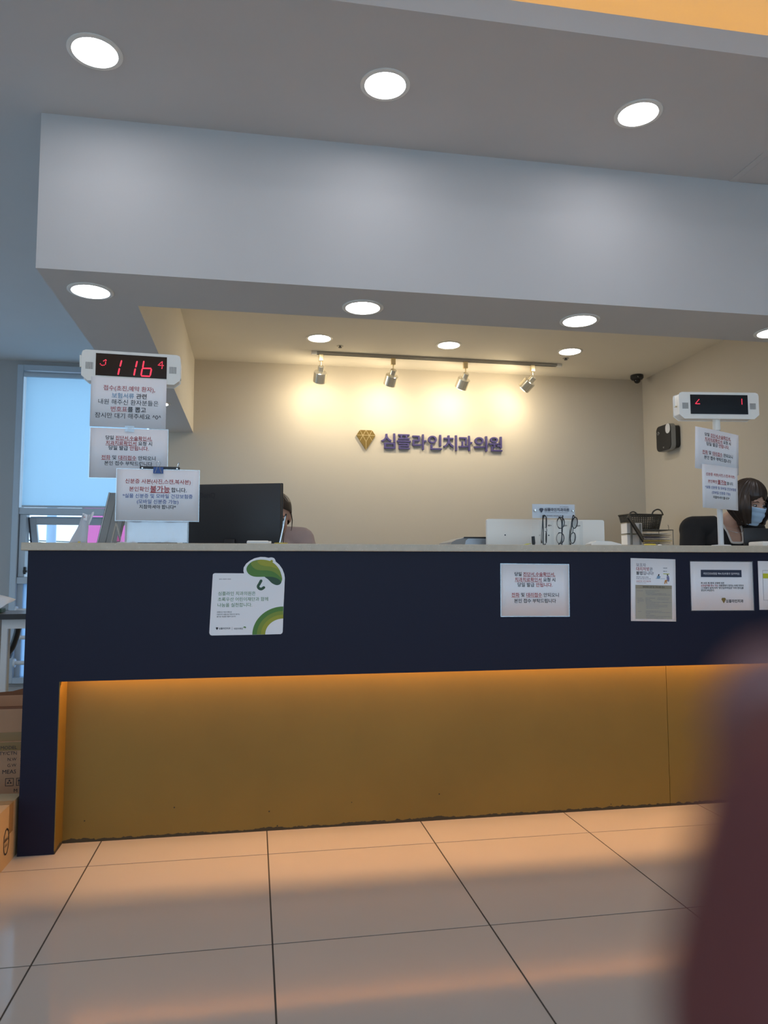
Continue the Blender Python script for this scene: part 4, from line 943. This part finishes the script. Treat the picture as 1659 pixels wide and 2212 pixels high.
for k in range(28):
    a0, a1 = 2*PI*k/28, 2*PI*(k+1)/28
    P = [(.055*math.cos(a0)*.85, .055*math.sin(a0)), (.055*math.cos(a1)*.85, .055*math.sin(a1)), (.047*math.cos(a1)*.85, .048*math.sin(a1)), (.047*math.cos(a0)*.85, .048*math.sin(a0))]
    L.poly(P, 'ink')
L.scribble(-.033, .033, .010, .016, 'ink', 0, 4); L.scribble(-.025, .025, -.014, .012, 'ink', 0, 6)
o = L.build('printed_text', t); o.matrix_local = Matrix.Translation((a+.0014, .072, .085)) @ Matrix.Rotation(PI/2, 4, 'Z') @ Matrix.Diagonal((.62, 1, .8, 1))
t, a, c_, h = carton('cardboard_box', 'cardboard box printed MODEL and G.W, middle of the stack by the counter', -1.40, -.845, 3.30, 3.72, 0, .305, 'card')
for s in (-1, 1):
    q = MB(); q.X = Matrix.Translation((0, s*c_, h)); q.box(-a, a, -c_+.002 if s > 0 else 0, 0 if s > 0 else c_-.002, 0, .004); q.build('top_flap', 'card', t)
MB().box(-a-.0006, a+.0006, -c_-.0008, -c_-.0002, h-.030, h+.004).build('tape_strip', 'tape', t)
L = Letters(); F_ = -c_-.0012
xr = .176
for s_, z, wd in (('MODEL', .288, .062), ('QTY/CTN', .2655, .082), ('N.W', .241, .034), ('G.W', .217, .034), ('MEAS', .192, .052)):
    L.add([(s_, 'ink')], xr, z, wd, 0, 'R', F_)
    if s_ != 'MODEL': L.add([(':', 'ink')], xr+.016, z, .0035, .02, 'C', F_)
for x in (xr-.024, xr+.018):
    for d in (((-.016, -.014, -.015, .014)), ((.014, .016, -.015, .014)), ((-.016, .016, -.016, -.014)), ((-.016, .016, .013, .015))): L.rect(x+d[0], x+d[1], .150+d[2], .150+d[3], 'ink', F_)
for k in range(3):
    b0 = PI/2+k*2*PI/3; c0 = Vector((xr-.024+.006*math.cos(b0), .1495+.006*math.sin(b0)))
    L.poly([(c0.x+.005*math.cos(b0+j), c0.y+.005*math.sin(b0+j)) for j in (0, 2.1, 4.2)], 'ink', F_)
for k in range(2):
    x = xr+.012+.011*k; L.rect(x-.0015, x+.0015, .138, .152, 'ink', F_); L.poly([(x-.005, .152), (x+.005, .152), (x, .161)], 'ink', F_)
L.add([('M', 'ink')], xr-.006, .116, .013, 0, 'L', F_)
L.build('printed_text', t)
t, a, c_, h = carton('cardboard_box', 'brown cardboard box with open flaps, top of the stack by the counter', -1.38, -.84, 3.32, 3.70, .3092, .437, 'card')
MB().box(-a+.004, a-.004, -c_+.004, c_-.004, .075, .079).build('inner_flap', 'card_in', t)
q = MB(); q.X = Matrix.Translation((0, c_, h)) @ Matrix.Rotation(math.radians(-20), 4, 'X'); q.prism([(-a, 0), (a, 0), (a, .082), (.02, .018)], -.002, .002); q.build('open_flap', 'card_in', t)
q = MB(); q.X = Matrix.Translation((-a, 0, h)) @ Matrix.Rotation(math.radians(-35), 4, 'Y'); q.box(-.002, .002, -c_, c_, 0, .10); q.build('open_flap', 'card', t)
MB().box(-.01, .05, -c_-.0007, -c_, 0, .08).build('tape_strip', 'tape', t); MB().box(-a, a, -c_-.0009, -c_-.0003, 0, .035).build('tape_strip', 'tape', t)

t = thing('side_table', 'white framed side table with grey top standing near the low window', 'table', (-1.40, 4.72, 0), math.radians(7))
MB().box(-.55, .62, -.26, .26, .745, .765, .004, 1).build('table_top', 'wood', t)
MB().box(-.55, .62, -.262, -.255, .738, .768).build('edge_band', 'charcoal', t)
MB().box(-.02, .58, -.235, -.205, .685, .744).build('apron', 'white_metal', t)
for x in (-.02, .56):
    for y in ((-.235, .205) if x > 0 else (-.235,)): MB().box(x, x+.03, y, y+.03, 0, .686).build('leg', 'white_metal', t)
q = MB(); q.box(-.52, -.05, -.22, .22, 0, .744, .003, 1).build('drawer_unit', 'sand', t)
t = thing('paper_pile', 'crumpled white papers in a pale stand on the side table', 'papers', (-1.505, 4.66, .768), .1)
MB().box(-.10, .065, -.06, .06, 0, .024, .003, 1).build('tray', 'deep', t)
for k in range(5): MB().box(-.09+.03*k, -.07+.03*k, -.0606, -.060, .006, .018).build('label_patch', 'sand', t)
q = MB(); P = []
for i in range(9):
    P.append([(-.09+.165*i/8+.012*k*math.sin(i), -.05+.02*k+.006*math.sin(i*2.1+k), .030+.03*k*(1-i/14)+.008*math.sin(i*1.7+k)) for k in range(5)])
o = q.grid(P).build('crumpled_sheet', 'paper', t, True, None); so = o.modifiers.new('t', 'SOLIDIFY'); so.thickness = .001
MB().prism([(-.06, .03), (.05, .03), (.035, .085), (.010, .13), (-.06, .13)], .03, .036).build('upright_sheet', 'paper', t)
MB().box(-.07, .015, .022, .03, .128, .14).build('clip_bar', 'alu', t)
t = thing('office_chair', 'black office chair with curved armrest pushed under the side table', 'chair', (-1.835, 5.30, 0), math.radians(10))
MB().lathe([(0, 0), (.25, .002), (.26, .03), (.25, .06), (0, .07)], 32, Matrix.Translation((0, 0, .43)), False).build('seat', 'black', t, True, 40)
q = MB(); q.box(-.21, .21, .20, .25, .50, .74, .02, 3).build('backrest', 'black', t, True, 30)
for s in (-1, 1):
    q = MB(); q.tube(smooth_path([(s*.20, -.05, .44), (s*.255, -.06, .50), (s*.285, -.06, .60), (s*.29, -.06, .665), (s*.275, -.06, .70), (s*.22, -.06, .71), (s*.16, -.06, .705)], 5), .020, 10, flat=1.4).build('armrest', 'black', t, True, None)
MB().cyl((0, 0, .07), (0, 0, .44), .028, n=16).build('gas_post', 'black', t, True)
MB().box(-.03, .03, .20, .24, .40, .60).build('back_bracket', 'black', t)
for k in range(5):
    a0 = 2*PI*k/5; MB().tube([(0, 0, .085), (.28*math.cos(a0), .28*math.sin(a0), .06)], .018, 8).build('base_leg', 'black', t, True)
    MB().ball((.28*math.cos(a0), .28*math.sin(a0), .028), .028, 12, 8).build('castor', 'black', t, True)

# ------------------------------------------------------------------ people
def fused(shapes, voxel, name, m, parent, smooth=6):
    """one continuous skin grown over overlapping limbs"""
    q = MB()
    for s in shapes:
        if s[0] == 'c':
            _, p0, p1, r0, r1 = s; q.cyl(p0, p1, r0, r1, 16); q.ball(p0, r0, 14, 8); q.ball(p1, r1, 14, 8)
        else: q.ball(s[1], s[2], 20, 12, s[3] if len(s) > 3 else None)
    o = q.build(name, m, parent)
    a = o.modifiers.new('skin', 'REMESH'); a.mode = 'VOXEL'; a.voxel_size = voxel; a.use_smooth_shade = True
    b_ = o.modifiers.new('soft', 'SMOOTH'); b_.factor = .5; b_.iterations = smooth
    dg = bpy.context.evaluated_depsgraph_get(); me = bpy.data.meshes.new_from_object(o.evaluated_get(dg))
    o.modifiers.clear(); old = o.data; o.data = me; bpy.data.meshes.remove(old)
    if not me.materials: me.materials.append(MT[m])
    for p in me.polygons: p.use_smooth = True; p.material_index = 0
    return o
def person(loc, label, head, pitch, turn, shz, shw, cloth, collar, hairstyle, mask):
    t = thing('person', label, 'person', loc)
    HX = Matrix.Translation(head) @ Matrix.Rotation(turn, 4, 'Z') @ Matrix.Rotation(pitch, 4, 'X')
    Hp = lambda *p: HX @ Vector(p)
    HR = HX.to_3x3().to_4x4()
    nb = Vector((0, .03, shz+.02)); el = [Vector((s*(shw+.085), -.06, shz-.20)) for s in (-1, 1)]
    hd = [Vector((s*.17, -.30, .785)) for s in (-1, 1)]
    S_ = [('e', Hp(0, .012, .035), (.074, .092, .086), HR), ('e', Hp(0, -.026, -.03), (.061, .060, .084), HR), ('e', Hp(0, -.058, -.088), (.030, .028, .026), HR),
          ('e', Hp(0, -.070, .020), (.050, .016, .015), HR), ('c', Hp(0, -.082, .006), Hp(0, -.099, -.030), .007, .012), ('e', Hp(0, -.086, -.060), (.022, .009, .011), HR)]
    for s in (-1, 1): S_ += [('e', Hp(s*.033, -.050, -.030), (.030, .030, .030), HR), ('e', Hp(s*.073, .008, -.012), (.007, .017, .030), HR)]
    neck = [('c', Hp(0, .022, -.060), nb, .050, .056)]
    trunk = [('c', nb, (0, .04, shz-.03), .060, .085), ('e', (0, .035, shz-.08), (shw*.88, .105, .13)), ('e', (0, .07, shz-.26), (.135, .098, .14)), ('e', (0, .12, .88), (.16, .12, .13))]
    arms = []
    for i, s in enumerate((-1, 1)):
        sp = Vector((s*shw, .03, shz))
        arms += [('c', nb+Vector((s*.03, 0, -.005)), sp, .052, .062), ('c', sp, el[i], .056, .043), ('c', el[i], hd[i]+Vector((0, .07, .03)), .042, .028)]
    hands = []
    for i, s in enumerate((-1, 1)):
        c0 = hd[i]; hands += [('c', c0+Vector((0, .07, .03)), c0+Vector((0, .03, .012)), .024, .018), ('e', c0+Vector((0, 0, .004)), (.036, .044, .014))]
        for k, ln in enumerate((.058, .066, .062, .048)):
            b0 = c0+Vector((s*(-.027+.018*k), -.036, .004)); m0 = b0+Vector((0, -ln*.55, .004)); hands += [('c', b0, m0, .0088, .008), ('c', m0, m0+Vector((0, -ln*.45, -.012)), .008, .0068)]
        b0 = c0+Vector((-s*.030, .018, .002)); hands += [('c', b0, b0+Vector((-s*.026, -.026, .0)), .011, .0095), ('c', b0+Vector((-s*.026, -.026, 0)), b0+Vector((-s*.030, -.052, -.003)), .0095, .008)]
    legs = []
    for s in (-1, 1): legs += [('c', (s*.085, .12, .86), (s*.09, .10, .47), .085, .058), ('c', (s*.09, .10, .47), (s*.095, .16, .09), .054, .036), ('c', (s*.095, .17, .045), (s*.10, .02, .030), .036, .030)]
    fused(S_+neck+trunk+arms+hands+legs, .0062, 'body', 'skin', t, 4)
    infl = lambda L_, d: [(s[0], s[1], tuple(x+d for x in s[2])) + tuple(s[3:]) if s[0] == 'e' else (s[0], s[1], s[2], s[3]+d, s[4]+d) for s in L_]
    sh = fused(infl(trunk[1:], .012)+infl(arms, .013), .008, 'shirt', cloth, t, 6)
    bm = bmesh.new(); bm.from_mesh(sh.data)
    kill = [v for v in bm.verts if ((v.co.x-.012)/.058)**2+((v.co.y+.008)/.092)**2 < 1 and v.co.z > shz-.075]
    kill += [v for v in bm.verts if v.co.z < .86 and abs(v.co.y-.12) > -1 and v.co.z < .80 and v.co.y > -.2]
    bmesh.ops.delete(bm, geom=list(set(kill)), context='VERTS')
    es = [e for e in bm.edges if len(e.link_faces) == 1 and all(v.co.z > shz-.12 for v in e.verts)]
    loop = []
    if es:
        nxt = {}
        for e in es:
            for v in e.verts: nxt.setdefault(v, []).append(e.other_vert(v))
        v = max(nxt, key=lambda k: -k.co.y); prev = None; seen = set()
        while v and v not in seen:
            seen.add(v); loop.append(v.co.copy()); c2 = [w_ for w_ in nxt[v] if w_ not in seen]; v = c2[0] if c2 else None
    bm.to_mesh(sh.data); bm.free()
    so = sh.modifiers.new('cloth', 'SOLIDIFY'); so.thickness = .004; so.offset = 1
    if len(loop) > 12:
        n = len(loop)
        for _ in range(6): loop = [(loop[i-1]+loop[i]*2+loop[(i+1) % n])/4 for i in range(n)]
        MB().tube([p+Vector((0, -.002, .002)) for p in loop[::2]], .0068, 8, True).build('collar', collar, t, True, None)
    fused(infl(legs[0:2]+legs[3:5], .012)+infl(trunk[3:], .010), .010, 'trousers', 'trouser', t, 5)
    for s in (-1, 1):
        q = MB(); q.ball((s*.0975, .09, .030), (.048, .135, .030), 18, 10); q.box(s*.0975-.044, s*.0975+.044, -.04, .215, 0, .012, .005, 2); q.build('shoe', 'shoe', t, True, 60)
    # eyes, lids, brows
    for s in (-1, 1):
        e = MB(); e.ball(Hp(s*.030, -.0695, -.001), (.0140, .0120, .0062), 16, 10, HR); ey = e.build('eye', 'sclera', t, True, None)
        e = MB(); e.ball(Hp(s*.0298, -.0785, -.0022), (.0062, .0036, .0052), 14, 8, HR); e.build('iris', 'iris', ey, True, None)
        e = MB(); e.tube([Hp(s*(.030+.0155*math.cos(a)), -.0775+.006*abs(math.cos(a)), -.001+.0052*math.sin(a)) for a in [PI*k/10 for k in range(11)]], .0017, 6); e.build('lash_line', 'iris', ey, True, None)
        e = MB(); e.tube([Hp(s*(.030+.017*math.cos(a)), -.0765+.007*abs(math.cos(a)), .0015+.0072*math.sin(a)) for a in [PI*k/10 for k in range(11)]], .0026, 6); e.build('eyelid', 'skin', ey, True, None)
        e = MB(); e.tube([Hp(s*(.030+x), -.0830+.35*abs(x-.0)*abs(x)*22, .022-.25*abs(x-.004)) for x in (-.019, -.012, -.004, .004, .012, .019)], [.0014, .0024, .0027, .0026, .0022, .0012], 6); e.build('eyebrow', 'hair', t, True, None)
    # hair
    def cap(phi, f):
        """phi from the back of the head; f 0 crown .. 1 rim"""
        a = f*PI/2; x, y = math.sin(phi), math.cos(phi); wv = .0022*math.sin(phi*23+1.3)+.0016*math.sin(phi*51)
        return Vector((x*(.083+wv)*math.sin(a), .012+y*(.101+wv)*math.sin(a), .036+.098*math.cos(a)))
    if hairstyle == 'bob':
        q = MB(); P = []
        for i in range(121):
            phi = math.radians(-130+260*i/120); row = [Hp(*cap(phi, f)) for f in [k/9 for k in range(1, 9)]]
            edge = row[-1]; side = abs(math.degrees(phi)); zb = head[2]-.128+.014*math.sin(i*.9)*.3+(.0 if side < 115 else .0)
            out = (edge-HX @ Vector((0, .012, .036))); out.z = 0; out.normalize()
            for k in range(1, 12):
                u_ = k/11; z = edge.z+(zb-edge.z)*u_
                bulge = .032*math.sin(PI*min(1, u_*1.1))-.026*max(0, u_-.55)/.45*(.45 if side > 100 else 1)
                row.append(Vector((edge.x+out.x*bulge, edge.y+out.y*bulge, z))+out*(.0016*math.sin(phi*37+u_*2)))
            P.append(row)
        h = q.grid(P).build('hair', 'hair', t, True, None); so = h.modifiers.new('t', 'SOLIDIFY'); so.thickness = .010; so.offset = -1
        q = MB(); P = []
        for i in range(41):
            al = -62+124*i/40; phi = math.radians(180+al); rim = .098-.0010*abs(al-8)+.006*math.sin(i*1.9)*.25   # swept fringe
            row = [Hp(*cap(phi, f)) for f in [k/9 for k in range(1, 8)]]
            x, y = math.sin(phi), math.cos(phi)
            for k in range(1, 6):
                u_ = k/5; z = .060+(rim-.044-.060)*u_; row.append(Hp(x*(.081-.004*u_), .008+y*(.099-.003*u_), z))
            P.append(row)
        h2 = q.grid(P).build('fringe', 'hair', t, True, None); so = h2.modifiers.new('t', 'SOLIDIFY'); so.thickness = .006; so.offset = -1
    else:
        q = MB(); P = []
        for i in range(97):
            phi = 2*PI*i/96; d = abs((math.degrees(phi)+180) % 360-180)          # 0 back .. 180 front
            zr = -.062 if d < 62 else (-.062+.085*(d-62)/35 if d < 97 else (.023+.045*(d-97)/60 if d < 157 else .068))
            row = [Hp(*cap(phi, f)) for f in [k/9 for k in range(1, 6)]]; x, y = math.sin(phi), math.cos(phi)
            z0 = cap(phi, 5/9).z
            for k in range(1, 9):
                u_ = k/8; z = z0+(zr-z0)*u_; s_ = math.sqrt(max(.2, 1-((z-.036)/.112)**2)) if z > .036 else 1-.9*abs(z-.036)*abs(z-.036)*20
                row.append(Hp(x*.083*s_, .012+y*.101*s_, z))
            P.append(row)
        h = q.grid(P, True).build('hair', 'hair', t, True, None); so = h.modifiers.new('t', 'SOLIDIFY'); so.thickness = .008; so.offset = -1
        MB().ball(Hp(0, .125, -.02), (.036, .032, .036), 20, 12, HR).build('hair_bun', 'hair', t, True, None)
        for s in (-1, 1): MB().tube([Hp(s*.080, -.018, .02), Hp(s*.086, -.012, -.02), Hp(s*.083, -.006, -.06), Hp(s*.078, .004, -.085)], [.004, .003, .002, .001], 6).build('loose_strand', 'hair', t, True, None)
    if mask:
        q = MB(); P = []
        for i in range(33):
            al = math.radians(-66+132*i/32); row = []
            for k in range(23):
                v_ = k/22; z = -.012-.104*v_
                ry = (.102+.012*math.exp(-(al/.30)**2)*(1-v_)**.5-.022*max(0, v_-.55)/.45) ; rx = .070-.016*max(0, v_-.4)/.6
                pl = .0030*math.sin(v_*2*PI*3.2) if .12 < v_ < .88 else 0
                row.append(Hp(rx*math.sin(al), -.004-(ry+pl)*math.cos(al)+.0, z+.004*math.cos(al)*(1 if k == 0 else 0)))
            P.append(row)
        m_ = q.grid(P).build('face_mask', 'mask', t, True, None); so = m_.modifiers.new('t', 'SOLIDIFY'); so.thickness = .0015
        for s in (-1, 1):
            for z0, z1 in ((-.018, .012), (-.105, -.035)): MB().tube([Hp(s*.064, -.046, z0), Hp(s*.076, -.012, (z0+z1)/2), Hp(s*.081, .012, z1)], .0013, 6).build('ear_loop', 'white', m_, True, None)
    return t, Hp
wm, Hp = person((2.675, 3.84, 0), 'masked woman with a dark bob and black top leaning over the counter', (.062, -.125, 1.388), math.radians(20), math.radians(14), 1.238, .185, 'black_cloth', 'cream', 'bob', True)
br = MB()
for k in range(7):
    a0 = 2*PI*k/7; br.ball((.100+.011*math.cos(a0), -.098+.004*math.sin(a0), 1.198+.011*math.sin(a0)), (.0055, .003, .0055), 10, 6)
br.ball((.100, -.102, 1.198), .005, 10, 6).ball((.104, -.097, 1.220), (.008, .003, .004), 10, 6).ball((.100, -.099, 1.178), (.006, .003, .004), 10, 6)
br.build('brooch', 'white', wm, True, None)
MB().tube(smooth_path([(-.075, -.03, 1.262), (-.055, -.085, 1.235), (-.01, -.115, 1.215), (.03, -.105, 1.22), (.06, -.07, 1.25)], 5), .0012, 6).build('necklace', 'steel', wm, True, None)
ws, _ = person((.100, 4.22, 0), 'woman in a pale pink shirt with tied dark hair half hidden by the black monitor', (.020, -.115, 1.308), math.radians(18), math.radians(-6), 1.180, .165, 'pink_cloth', 'pink_cloth', 'tied', False)

# hand of the person taking the picture: one finger reaches in close by the camera
def K(x, y, z): return Vector((0, 0, 1.0))+R*x+U*y+F*z
hd = tag(bpy.data.objects.new('hand', None), 'blurred reddish hand held very close, one fingertip reaching into view at the lower corner', 'person'); COL.objects.link(hd)
hd.location = K(.075, -.12, 0)
inv = Matrix.Translation(-hd.location)
k_ = lambda x, y, z: inv @ K(x, y, z)
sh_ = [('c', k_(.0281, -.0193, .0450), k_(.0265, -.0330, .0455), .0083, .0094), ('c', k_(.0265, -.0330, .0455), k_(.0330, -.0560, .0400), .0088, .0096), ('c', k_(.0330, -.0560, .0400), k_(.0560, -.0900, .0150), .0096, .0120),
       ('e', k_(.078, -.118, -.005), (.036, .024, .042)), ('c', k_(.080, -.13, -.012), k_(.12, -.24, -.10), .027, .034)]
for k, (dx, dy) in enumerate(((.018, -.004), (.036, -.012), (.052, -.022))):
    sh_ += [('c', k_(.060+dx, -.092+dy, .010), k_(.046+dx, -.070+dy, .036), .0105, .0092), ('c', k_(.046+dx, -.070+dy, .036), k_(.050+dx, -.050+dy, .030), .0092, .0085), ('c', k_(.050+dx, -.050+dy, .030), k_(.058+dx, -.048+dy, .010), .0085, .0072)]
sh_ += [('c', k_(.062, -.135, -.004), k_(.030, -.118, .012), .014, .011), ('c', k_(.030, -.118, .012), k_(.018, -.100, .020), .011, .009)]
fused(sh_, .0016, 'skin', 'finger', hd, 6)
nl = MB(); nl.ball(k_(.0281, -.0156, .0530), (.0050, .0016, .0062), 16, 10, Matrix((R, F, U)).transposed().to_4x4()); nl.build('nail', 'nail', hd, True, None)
